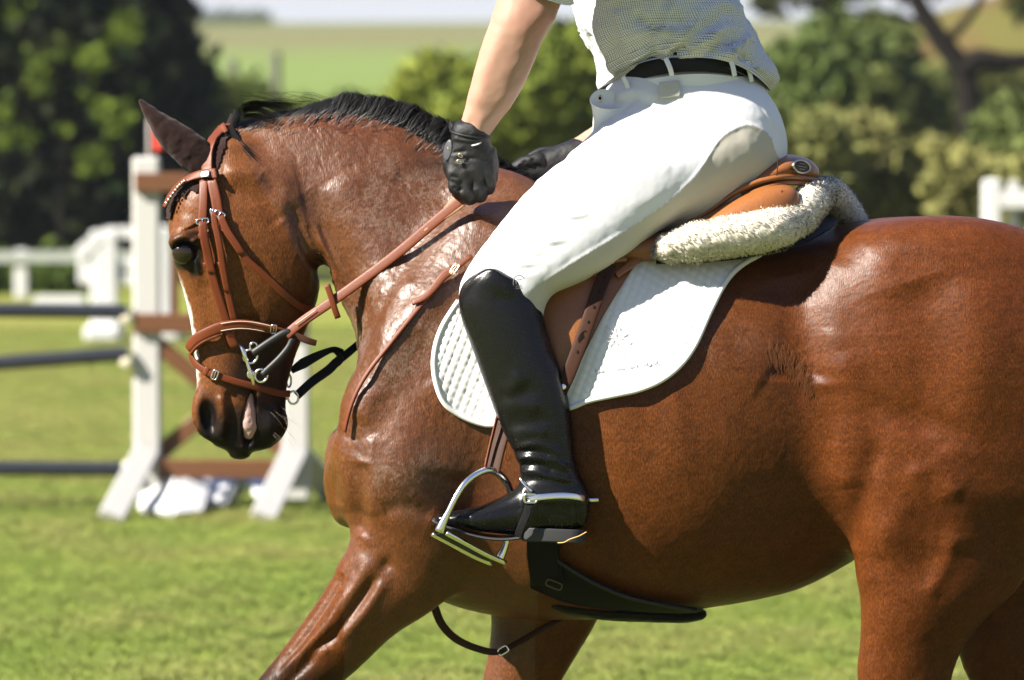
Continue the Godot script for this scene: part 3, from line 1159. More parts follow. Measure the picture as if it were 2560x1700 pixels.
func tack_materials():
	var l := mat(Color(0.135, 0.031, 0.0085), 0.5, 0.32)
	grain(l, 40, Vector3(40, 40, 40), 0.72, 0.03, 0.03, 0.7)
	M.leather = l
	var d := mat(Color(0.045, 0.017, 0.008), 0.55, 0.25)
	grain(d, 43, Vector3(40, 40, 40), 0.7, 0.03, 0.03)
	M.dark_leather = d
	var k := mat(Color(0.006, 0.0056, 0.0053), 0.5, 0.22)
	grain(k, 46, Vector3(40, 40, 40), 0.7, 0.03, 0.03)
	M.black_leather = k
	var sl := mat(Color(0.235, 0.084, 0.023), 0.42, 0.45)
	grain(sl, 49, Vector3(16, 16, 16), 0.8, 0.02, 0.02, 0.75)
	M.saddle = sl
	var st := mat(Color(0.72, 0.71, 0.69), 0.2, 0.5, 1.0)
	M.steel = st
	var br := mat(Color(0.62, 0.52, 0.34), 0.3, 0.5, 1.0)
	M.brass = br
	var bn := mat(Color(0.022, 0.0105, 0.009), 0.85, 0.2)
	bn.rim_enabled = true
	bn.rim = 0.5
	grain(bn, 52, Vector3(30, 30, 30), 0.75, 0.06, 0.05)
	M.bonnet = bn
	var wh := mat(Color(0.68, 0.68, 0.675), 0.85, 0.25)
	wh.rim_enabled = true
	wh.rim = 0.3
	grain(wh, 55, Vector3(50, 50, 50), 0.9, 0.03, 0.06)
	M.white_cloth = wh
	var fl := mat(Color(0.60, 0.555, 0.45), 0.95, 0.1)
	fl.rim_enabled = true
	fl.rim = 0.5
	M.fleece = fl
	M.thread = mat(Color(0.6, 0.52, 0.42), 0.8, 0.2)
	M.rubber = mat(Color(0.0075, 0.0075, 0.008), 0.5, 0.4)

# A strap laid on the horse along trace points [x, y]
func laid_strap(pts: Array, width, thick := 0.0035, lift := 0.007, from_z := 0.42, soft := 2) -> ArrayMesh:
	var l: Array = []
	var length := 0.0
	for i in pts.size():
		l.append(Vector3(pts[i][0], pts[i][1], 0))
		if i:
			length += l[i].distance_to(l[i - 1])
	var n := maxi(6, int(length / 9.0))
	var c := even_list(l, n)
	var C := PackedVector3Array()
	for p in c:
		C.append(H.front(p.x, p.y, from_z, lift))
	for s in soft:
		var q := C.duplicate()
		for i in range(1, n - 1):
			C[i] = (q[i - 1] + q[i] * 2 + q[i + 1]) / 4
	var N := PackedVector3Array()
	for p in C:
		N.append(H.gradient(p, 0.015))
	var w
	if width is Array:
		w = []
		for i in n:
			var f: float = float(i) / (n - 1) * (width.size() - 1)
			var k := int(f)
			w.append(lerpf(width[k], width[mini(k + 1, width.size() - 1)], f - k) / PX)
	else:
		w = width / PX
	return strap_mesh(C, N, w, thick)

# A strap hung free between places, its face turned to n
func free_strap(places: Array, width, thick := 0.004, n := Vector3(-0.2, 0.2, 1), count := 40) -> ArrayMesh:
	var C := even_list(places, count)
	var N := PackedVector3Array()
	for i in count:
		N.append(n)
	var w
	if width is Array:
		w = []
		for i in count:
			var f: float = float(i) / (count - 1) * (width.size() - 1)
			var k := int(f)
			w.append(lerpf(width[k], width[mini(k + 1, width.size() - 1)], f - k) / PX)
	else:
		w = width / PX
	return strap_mesh(C, N, w, thick)

func on(x: float, y: float, lift := 0.007, from_z := 0.42) -> Vector3:
	return H.front(x, y, from_z, lift)

func buckle(x: float, y: float, w: float, h: float, tilt: float, lift := 0.013, from_z := 0.42) -> ArrayMesh:
	var c := on(x, y, lift, from_z)
	var n := H.gradient(c, 0.015)
	var u := Vector3(cos(tilt), -sin(tilt), 0)
	u = (u - n * u.dot(n)).normalized()
	return join([ring_mesh(c, n, u, w / PX, h / PX, 0.0016, 0.85), tube_mesh(PackedVector3Array([c - n.cross(u) * h / PX, c + n * 0.001, c + n.cross(u) * h / PX]), 0.0011, 6)])

func keeper(x: float, y: float, w: float, tilt: float, lift := 0.0095) -> ArrayMesh:
	var d := Vector2(cos(tilt), -sin(tilt)) * w
	return laid_strap([[x - d.x, y + d.y], [x, y], [x + d.x, y - d.y]], 13, 0.0035, lift)

# A sheet on the horse between two lines of trace points; high(x, y) gives its outer height in metres
func laid_sheet(top: Array, bottom: Array, nu: int, nv: int, lift: float, rim: float, high: Callable, mirror := false, from_z := 0.46) -> ArrayMesh:
	var ta: Array = []
	var ba: Array = []
	for p in top:
		ta.append(Vector3(p[0], p[1], 0))
	for p in bottom:
		ba.append(Vector3(p[0], p[1], 0))
	var T := even_list(ta, nu + 1)
	var B := even_list(ba, nu + 1)
	var V := PackedVector3Array()
	var base := PackedVector3Array()
	for i in nu + 1:
		for j in nv + 1:
			var p := T[i].lerp(B[i], float(j) / nv)
			base.append(H.front(p.x, p.y, from_z, lift))
	var w := nv + 1
	for s in 6:     # a stiff cloth bridges hollows
		var q := base.duplicate()
		for i in range(1, nu):
			for j in range(1, nv):
				base[i * w + j].z = (q[i * w + j].z * 2 + q[i * w + j - 1].z + q[i * w + j + 1].z + q[(i - 1) * w + j].z + q[(i + 1) * w + j].z) / 6
	for i in nu + 1:
		for j in w:
			var b := base[i * w + j]
			var t := trace(b)
			V.append(b + Vector3(0, 0, 1) * float(high.call(t.x, t.y)))
	var I := PackedInt32Array()
	for i in nu:
		for j in nv:
			var a := i * w + j
			I.append_array([a, a + w, a + 1, a + 1, a + w, a + w + 1])
	# the rim turns in to the horse
	var edge := PackedInt32Array()
	for i in nu + 1:
		edge.append(i * w + nv)
	for i in range(nu, -1, -1):
		edge.append(i * w)
	var n0 := V.size()
	for e in edge:
		V.append(V[e] + Vector3(0, 0, -rim))
	var m := edge.size()
	for k in m:
		var k2 := (k + 1) % m
		I.append_array([edge[k], n0 + k, edge[k2], edge[k2], n0 + k, n0 + k2])
	if mirror:
		for k in V.size():
			V[k].z = -V[k].z
		I.reverse()
	return mesh_of(V, I)

# What of the horse's own surface lies where() it says, raised by lift
func shell(where: Callable, lift: float, wave := 0.0) -> ArrayMesh:
	var V := PackedVector3Array()
	var I := PackedInt32Array()
	var id := {}
	var keep := {}
	for i in HV.size():
		var p := HV[i]
		if p.x > -0.45 or p.y < 1.6:
			continue
		var t := trace(p)
		if where.call(t.x, t.y, p):
			keep[i] = true
	for i in range(0, HI.size(), 3):
		if keep.has(HI[i]) and keep.has(HI[i + 1]) and keep.has(HI[i + 2]):
			for e in 3:
				var q := HI[i + e]
				if not id.has(q):
					id[q] = V.size()
					V.append(HV[q] + HN[q] * (lift + wave * sin(HV[q].y * 1100.0) * sin((HV[q].x + HV[q].z) * 1100.0)))
				I.append(id[q])
	return mesh_of(V, I)

func ear_mesh(up: Array, low: Array, z0: float, z1: float, depth: float) -> ArrayMesh:
	var f := Field.new([P(330, 0).x, 0.004, P(640, 0).x], [P(0, 450).y, 0.004, P(0, 225).y], [minf(z0, z1) / PX - 0.09, 0.004, maxf(z0, z1) / PX + 0.09])
	var st: Array = []
	for i in up.size():
		var t := float(i) / (up.size() - 1)
		st.append(S(up[i][0], up[i][1], low[i][0], low[i][1], lerpf(10, depth, sin(t * 2.0)), lerpf(z1, z0, t)))
	f.loft(st, 0.01, 0.0, 0.0, 0.6)
	f.evaluate()
	var m := f.net()
	var V := relax(m[0], m[1], 3)
	var N := normals_of(V, m[1])
	var n := noise(31, 45.0, 3)
	for i in V.size():
		V[i] += N[i] * (n.get_noise_3d(V[i].x, V[i].y, V[i].z) * 0.0022 - absf(sin((V[i].x * 0.8 + V[i].y) * 95.0)) * 0.0008)
	return mesh_of(V, m[1])

func build_bonnet():
	var b := thing("ear_bonnet", "dark brown ear bonnet with crocheted edge on the horse's head", "ear bonnet", P(520, 400, 0))
	part("ear_cover", ear_mesh([[349, 246], [375, 260], [412, 284], [466, 314], [520, 352], [545, 385]], [[346, 256], [356, 282], [374, 314], [398, 360], [440, 404], [480, 440]], 62, 92, 34), M.bonnet, b)
	part("ear_cover", ear_mesh([[580, 283], [590, 300], [604, 325], [620, 350], [632, 372]], [[574, 285], [566, 306], [560, 330], [556, 355], [560, 390]], -62, -78, 30), M.bonnet, b)
	var cap := func(x: float, y: float, p: Vector3) -> bool:
		if x > 588 or y > 585:
			return false
		var edge_back := 582.0 - (y - 320.0) * 0.33      # behind the headpiece
		var edge_low := 472.0 + (510.0 - x) * 0.45 + 8.0 * sin(x * 0.22)       # the fringe below the browband
		if x < 452:
			edge_low = maxf(edge_low, 545.0 + (440.0 - x) * 1.0 + 6.0 * sin(y * 0.3))
			if x > 442 - (y - 500) * 0.2 and y > 506:
				return p.z < 0.03
		return x < edge_back and y < edge_low
	part("crochet", shell(cap, 0.0045, 0.0016), M.bonnet, b)
	var rng := RandomNumberGenerator.new()
	rng.seed = 5

func build_bridle():
	var b := thing("bridle", "tan leather bridle with silver buckles on the horse's head", "bridle", P(540, 340, 0))
	var hp := part("headpiece", laid_strap([[566, 318], [552, 328], [534, 346], [524, 372], [519, 398], [518, 428]], [34, 36, 34, 32, 31, 30], 0.004, 0.012), M.leather, b)
	part("headpiece", free_strap([P(566, 318, 12), P(560, 317, -20), P(545, 340, -75), P(530, 400, -105), P(520, 470, -110)], 32, 0.004, Vector3(-0.3, 0.7, -0.6), 24), M.leather, b)
	var bb := part("browband", laid_strap([[541, 433], [518, 434], [496, 438], [474, 446], [453, 459], [436, 477], [422, 497], [413, 518]], [24, 24, 23, 22, 21, 20, 18, 16], 0.0045, 0.013), M.leather, b)
	part("clip", laid_strap([[501, 437], [512, 435], [524, 434]], 17, 0.002, 0.0195), M.steel, bb)
	var studs: Array = []
	for k in 9:
		var t := k / 8.0
		var sp := SphereMesh.new()
		sp.radius = 0.0032
		sp.height = 0.0064
		sp.radial_segments = 10
		sp.rings = 6
		var c := on(lerpf(462, 416, t), lerpf(452, 508, pow(t, 1.3)), 0.019)
		var o := part("stud", sp, M.brass if k % 2 else M.steel, bb)
		o.position += c
	part("keeper", laid_strap([[534, 424], [537, 436], [538, 447]], 12, 0.004, 0.018), M.leather, bb)
	# the three straps down the cheek
	var ck := part("cheekpiece", laid_strap([[510, 450], [509, 490], [508, 520], [506, 554], [509, 590], [519, 630], [522, 655], [537, 712], [553, 765], [566, 806], [577, 845], [588, 868]], 22, 0.004, 0.0085), M.leather, b)
	part("buckle", buckle(506, 553, 15, 6, -0.15), M.steel, ck)
	part("keeper", keeper(509, 590, 13, -0.1), M.leather, ck)
	part("keeper", keeper(522, 660, 13, -0.25), M.leather, ck)
	part("strap_end", laid_strap([[507, 556], [511, 600], [521, 640], [525, 664], [530, 680]], 19, 0.003, 0.012), M.leather, ck)
	var nb := part("noseband_strap", laid_strap([[526, 450], [532, 480], [538, 510], [541, 540], [543, 580], [552, 630], [556, 665], [568, 722], [577, 765], [585, 800]], 17, 0.004, 0.0085), M.leather, b)
	part("keeper", keeper(540, 565, 10, -0.15), M.leather, nb)
	part("keeper", keeper(555, 660, 10, -0.2), M.leather, nb)
	part("strap_end", laid_strap([[534, 530], [537, 560], [548, 610], [561, 690], [568, 728]], 15, 0.003, 0.0115), M.leather, nb)
	part("buckle", buckle(531, 528, 5, 5, 0.0), M.steel, nb)
	var tl := part("throat_lash", laid_strap([[534, 450], [545, 500], [550, 535], [560, 566], [578, 596], [601, 627], [623, 655], [652, 680], [690, 715], [722, 745], [762, 772], [790, 774]], 17, 0.004, 0.0085), M.leather, b)
	part("buckle", buckle(549, 536, 13, 7, 0.5), M.steel, tl)
	part("keeper", keeper(568, 577, 13, 0.55), M.leather, tl)
	part("strap_end", laid_strap([[552, 540], [566, 575], [586, 605], [604, 633]], 18, 0.003, 0.012), M.leather, tl)
	# noseband and flash strap
	var ns := part("noseband", laid_strap([[474, 872], [482, 856], [497, 843], [516, 833], [552, 818], [592, 812], [632, 814], [684, 824], [706, 828], [735, 842]], [24, 26, 27, 28, 28, 27, 25, 22, 20, 18], 0.0065, 0.0095), M.leather, b)
	part("padding", laid_strap([[480, 884], [490, 868], [515, 850], [552, 836]], 8, 0.006, 0.009), M.leather, ns)
	part("buckle", buckle(684, 823, 7, 13, 0.15, 0.017), M.steel, ns)
	part("strap_end", free_strap([P(706, 828, 60), P(745, 842, 64), P(770, 852, 66), P(790, 858, 62)], [20, 18, 15], 0.004), M.dark_leather, ns)
	part("stitching", laid_strap([[552, 809], [592, 803], [632, 805], [676, 814]], 1.5, 0.0008, 0.0175), M.thread, ns)
	part("stitching", laid_strap([[552, 827], [592, 821], [632, 823], [676, 832]], 1.5, 0.0008, 0.0175), M.thread, ns)
	var fs := part("flash_strap", laid_strap([[478, 882], [480, 896], [490, 910], [507, 923], [534, 937], [555, 943], [592, 955], [630, 965], [668, 976], [705, 985], [722, 984]], 17, 0.004, 0.0085), M.leather, b)
	part("buckle", buckle(537, 937, 7, 12, 0.35, 0.0145), M.steel, fs)
	part("keeper", keeper(516, 928, 10, -1.1), M.leather, fs)
	# bit
	var bit := part("bit", join([ring_mesh(P(626, 891, 96), Vector3(0.1, 0, 1), Vector3.RIGHT, 17 / PX, 17 / PX, 0.0028), ring_mesh(P(653, 939, 96), Vector3(0.2, 0, 1), Vector3.RIGHT, 15 / PX, 16 / PX, 0.0026)]), M.steel, b)
	part("shank", tube_mesh(even_list([P(598, 862, 94), P(608, 876, 98), P(616, 900, 99), P(624, 925, 99), P(632, 950, 97), P(634, 962, 95)], 20), [0.002, 0.003, 0.004, 0.0045, 0.005, 0.0055, 0.005, 0.0045, 0.004, 0.004, 0.004, 0.0042, 0.0045, 0.005, 0.0055, 0.005, 0.0045, 0.004, 0.0035, 0.003], 10), M.steel, bit)
	part("eyelet", ring_mesh(P(634, 866, 96), Vector3(0.3, 0, 1), Vector3.RIGHT, 9 / PX, 10 / PX, 0.0022), M.steel, bit)
	part("eyelet", ring_mesh(P(627, 936, 98), Vector3(0, 0, 1), Vector3.RIGHT, 7 / PX, 8 / PX, 0.003), M.steel, bit)
	part("mouthpiece", tube_mesh(even_list([P(614, 898, 96), P(618, 895, 60), P(620, 900, 0), P(618, 895, -60)], 16), 0.006, 10), M.steel, bit)
	for m in [ring_mesh(P(733, 994, -40), Vector3(0.2, 0, 1), Vector3.RIGHT, 13 / PX, 16 / PX, 0.0024), ring_mesh(P(722, 952, -40), Vector3(0.8, 0, 0.6), Vector3.UP, 16 / PX, 9 / PX, 0.0022), ring_mesh(P(712, 990, -20), Vector3(0.4, 0, 1), Vector3.RIGHT, 7 / PX, 9 / PX, 0.002)]:
		part("far_ring", m, M.steel, bit)
	# rounded loops joining both rings to the rein
	for lp in [tube_mesh(even_list([P(632, 884, 104), P(655, 868, 108), P(685, 848, 108), P(712, 832, 107), P(727, 830, 106)], 24), 0.0082, 10, false, 0.8), tube_mesh(even_list([P(656, 938, 104), P(672, 922, 107), P(700, 895, 108), P(722, 868, 108), P(732, 846, 107)], 24), 0.0072, 10, false, 0.8)]:
		part("rein_loop", lp, M.rubber, b)
	var rein := part("rein", free_strap([P(716, 838, 106), P(760, 802, 112), P(832, 753, 124), P(920, 690, 140), P(1000, 629, 160), P(1080, 561, 182), P(1142, 510, 200), P(1180, 478, 214), P(1196, 455, 212)], [25, 25, 25, 25, 26, 26, 27, 27], 0.0042, Vector3(-0.25, 0.3, 1), 60), M.leather, b)
	part("grip_end", free_strap([P(1062, 577, 179), P(1110, 537, 192), P(1150, 502, 203), P(1180, 480, 213)], [6, 22, 36, 38], 0.0030, Vector3(-0.25, 0.3, 1), 20), mat(Color(0.23, 0.14, 0.075), 0.8, 0.3), rein)
	part("rein_stop", free_strap([P(818, 712, 128), P(829, 745, 131), P(838, 775, 131), P(845, 794, 128)], 15, 0.006, Vector3(-0.1, 0.2, 1), 14), M.leather, rein)
	part("stitching", free_strap([P(740, 811, 119), P(790, 775, 126)], 1.6, 0.002, Vector3(-0.25, 0.3, 1), 10), M.thread, rein)
	# the far rein, seen below the jaw
	part("far_rein", free_strap([P(742, 990, -44), P(780, 955, -50), P(822, 925, -58), P(842, 905, -64), P(890, 866, -80), P(960, 800, -120), P(1060, 690, -190), P(1160, 560, -215), P(1240, 470, -170), P(1290, 448, -130)], [22, 24, 18, 16, 26, 26, 24, 24, 24], 0.004, Vector3(-0.2, 0.2, 1), 60), M.black_leather, b)
	part("far_rein", free_strap([P(728, 928, -44), P(760, 908, -48), P(800, 887, -54), P(834, 874, -60), P(856, 880, -66)], [15, 27, 22, 15, 14], 0.005, Vector3(-0.2, 0.2, 1), 30), M.black_leather, b)
	part("far_rein", free_strap([P(834, 874, -60), P(846, 885, -62), P(853, 900, -64), P(843, 912, -64)], 13, 0.005, Vector3(-0.2, 0.2, 1), 14), M.black_leather, b)

func build_martingale():
	var b := thing("breastplate", "thin brown leather breastplate strap from saddle across the horse's shoulder to the girth", "breastplate", P(870, 1040, 100))
	part("shoulder_strap", laid_strap([[1180, 640], [1137, 674], [1106, 700], [1075, 738], [1050, 767], [1004, 824], [968, 870], [927, 921], [893, 977], [872, 1033], [862, 1080]], 11, 0.0045, 0.014, 0.42, 8), M.leather, b)
	part("strap_end", laid_strap([[1137, 672], [1110, 688], [1085, 720], [1060, 745], [1030, 758]], [22, 20, 18, 17, 14], 0.004, 0.021), M.leather, b)
	part("buckle", buckle(1136, 672, 6, 15, 0.6, 0.025), M.brass, b)
	var lw := part("belly_strap", free_strap([P(1060, 1440, 0), P(1085, 1510, 10), P(1105, 1560, 15), P(1142, 1598, 15), P(1195, 1622, 15), P(1246, 1630, 15), P(1300, 1605, 10), P(1370, 1565, 10), P(1450, 1525, 20)], [20, 22, 20, 18, 16, 16, 16, 18], 0.005, Vector3(-0.5, 0.3, 0.8), 50), M.dark_leather, b)
	part("buckle", ring_mesh(P(1258, 1626, 20), Vector3(0.4, 0.3, 1), Vector3(0.8, 0.5, 0).normalized(), 13 / PX, 8 / PX, 0.002, 0.8), M.steel, lw)
	part("chest_strap", free_strap([P(862, 1080, 60), P(880, 1240, 0), P(960, 1400, -20), P(1060, 1440, 0)], 18, 0.004, Vector3(-0.8, -0.3, 0.4), 24), M.dark_leather, b)

func build_pad():
	var pad := thing("saddle_pad", "white quilted saddle pad under the saddle and rider's boot", "saddle pad", P(1400, 700, 0))
	var top := [[1146, 753], [1200, 668], [1300, 600], [1400, 580], [1520, 585], [1640, 596], [1780, 606], [1901, 636]]
	var low := [[1146, 753], [1107, 814], [1087, 875], [1086, 937], [1107, 1002], [1146, 1036], [1195, 1057], [1237, 1062], [1340, 1046], [1432, 1017], [1471, 1002], [1547, 986], [1600, 974], [1655, 950], [1702, 912], [1739, 860], [1777, 776], [1815, 704], [1853, 664], [1901, 636]]
	var quilt := func(x: float, y: float) -> float:
		# along and across the sewn lines
		var a := (x * 0.93 + y * 0.36) / 20.5
		var b := (x * -0.52 + y * 0.86) / 20.5
		return 0.0030 * pow(absf(sin(PI * a)) * absf(sin(PI * b)), 0.45)
	for m in [false, true]:
		var q := part("quilted_panel", laid_sheet(top, low, 300, 130, 0.013, 0.012, quilt, m) if not m else laid_sheet(top, low, 60, 24, 0.013, 0.012, quilt, m), M.white_cloth, pad)
		var e: Array = []
		for p in low:
			e.append(Vector3(p[0], p[1], 0))
		var el := even_list(e, 110)
		var C := PackedVector3Array()
		for p in el:
			var c := H.front(p.x, p.y, 0.46, 0.014)
			C.append(Vector3(c.x, c.y, -c.z if m else c.z))
		part("binding", tube_mesh(C, 0.0055, 8), M.white_cloth, q)
	# embroidery on the rear corner, sewn in white: a spray of petals and a line of small script
	var petals: Array = []
	for k in 7:
		var a := TAU * k / 7 + 0.3
		var pts := PackedVector3Array()
		for i in 14:
			var t := i / 13.0
			var r := 8.0 + 34.0 * sin(t * PI) * (0.8 + 0.2 * sin(k * 2.0))
			var w := a + (t - 0.5) * 0.75
			pts.append(on(1542 + r * cos(w), 846 + r * sin(w), 0.0170))
		petals.append(tube_mesh(pts, 0.0007, 5))
	part("embroidery", join(petals), mat(Color(0.60, 0.61, 0.64), 0.8, 0.2), pad)
	var script: Array = []
	var words := [[0, 26], [32, 60], [66, 80], [86, 118]]
	for w in words:
		var pts := PackedVector3Array()
		for k in range(w[0] * 3, w[1] * 3):
			var q := k / 3.0
			var tall := 3.2 + (3.0 if int(q / 6.3) % 3 == 0 else 0.0)
			pts.append(on(1487.0 + q * 1.35 + 1.2 * cos(q * 1.0), 930.0 - q * 0.2 - tall * maxf(sin(q * 1.0), -0.6), 0.0165))
		script.append(tube_mesh(pts, 0.0006, 5))
	part("embroidery", join(script), mat(Color(0.36, 0.36, 0.39), 0.7, 0.3), pad)

func build_half_pad():
	var h := thing("half_pad", "cream sheepskin half pad rolled out behind the saddle", "sheepskin pad", P(1830, 600, 0))
	var near := [P(1632, 640, 269), P(1672, 621, 269), P(1740, 606, 269), P(1830, 592, 259), P(1925, 574, 234), P(1985, 552, 175), P(2024, 508, 130), P(2050, 484, 55), P(2068, 476, 5)]
	var nr := [24.0, 38.0, 49.0, 53.0, 56.0, 52.0, 48.0, 40.0, 36.0]
	var far := [P(2066, 478, 5), P(2088, 490, -55), P(2114, 524, -130), P(2142, 576, -215), P(2150, 640, -260), P(1990, 640, -300), P(1740, 640, -300)]
	var fr := [40.0, 41.0, 40.0, 38.0, 42.0, 48.0, 44.0]
	var rng := RandomNumberGenerator.new()
	rng.seed = 8
	var cn := noise(13, 55.0, 3)
	for side in 2:
		var line: Array = near if side == 0 else far
		var rad: Array = nr if side == 0 else fr
		var n := 150
		var C := even_list(line, n)
		# radii follow the share of the way
		var l := [0.0]
		for i in range(1, line.size()):
			l.append(l[-1] + line[i].distance_to(line[i - 1]))
		var V := PackedVector3Array()
		var NN := PackedVector3Array()
		var I := PackedInt32Array()
		var k := 48
		for i in n:
			var w: float = l[-1] * i / (n - 1.0)
			var j := 0
			while j < l.size() - 2 and l[j + 1] < w:
				j += 1
			var r := lerpf(rad[j], rad[j + 1], smoothstep(l[j], l[j + 1], w)) / PX
			if side == 0:
				r *= sqrt(clampf(i / 7.0, 0.02, 1.0))
			var tan := (C[mini(i + 1, n - 1)] - C[maxi(i - 1, 0)]).normalized()
			var s := tan.cross(Vector3(0, 0.6, 0.8)).normalized()
			var u := s.cross(tan)
			for a in k:
				var t := TAU * a / k
				var nn := s * cos(t) + u * sin(t)
				var q := C[i] + nn * r
				var b := cn.get_noise_3d(q.x, q.y, q.z)
				V.append(q + nn * (b * 0.0035 - 0.002))
				NN.append(nn)
		for i in n - 1:
			for a in k:
				var p := i * k + a
				var q := i * k + (a + 1) % k
				I.append_array([p, q, p + k, q, q + k, p + k])
		var core := part("fleece_roll", mesh_of(V, I), M.fleece, h)
		# the pile: short bent tufts
		var st := SurfaceTool.new()
		st.begin(Mesh.PRIMITIVE_TRIANGLES)
		for f in (60000 if side == 0 else 18000):
			var i := rng.randi_range(0, V.size() - 1)
			var nn := NN[i]
			var p := V[i] + Vector3(rng.randfn(0, 0.002), rng.randfn(0, 0.002), rng.randfn(0, 0.002)) - nn * 0.002
			var curl := cn.get_noise_3d(p.x * 1.7 + 9, p.y * 1.7, p.z * 1.7)
			var lean := Vector3(cn.get_noise_3d(p.z * 2, p.x * 2, p.y * 2), cn.get_noise_3d(p.y * 2, p.z * 2 + 4, p.x * 2), curl) * 0.7 + Vector3(0, -0.25, 0)
			var len := rng.randf_range(0.0028, 0.0052)
			var pts := PackedVector3Array([p, p + nn * len * 0.5 + lean * len * 0.15, p + nn * len * 0.85 + lean * len * 0.55])
			hair_ribbon(st, pts, rng.randf_range(0.0006, 0.0010), tangent_of(nn, rng), (nn + lean * 0.15).normalized())
		var pile := part("pile", st.commit(), M.fleece, core)
		pile.set_meta("kind", "stuff")
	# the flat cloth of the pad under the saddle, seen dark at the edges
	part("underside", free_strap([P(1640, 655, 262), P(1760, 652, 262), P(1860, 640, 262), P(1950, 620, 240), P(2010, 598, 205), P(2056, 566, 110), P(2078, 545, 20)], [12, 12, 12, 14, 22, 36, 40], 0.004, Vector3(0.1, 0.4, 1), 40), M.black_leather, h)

static func tangent_of(n: Vector3, rng: RandomNumberGenerator) -> Vector3:
	var v := Vector3(rng.randfn(), rng.randfn(), rng.randfn())
	return (v - n * v.dot(n)).normalized()

func field_mesh(f: Field, soft := 3, rl: Relief = null, wob := 0.0, wob_freq := 60.0, near_z := -9.0) -> Array:
	f.evaluate()
	var m := f.net()
	var V: PackedVector3Array = relax(m[0], m[1], soft)
	var N := normals_of(V, m[1])
	var n := noise(17, wob_freq, 3)
	if rl or wob > 0:
		for i in V.size():
			var p := V[i]
			var d := n.get_noise_3d(p.x, p.y, p.z) * wob
			if rl and p.z > near_z:
				d += rl.at(p.x, p.y)
			V[i] = p + N[i] * d
	return [V, m[1]]

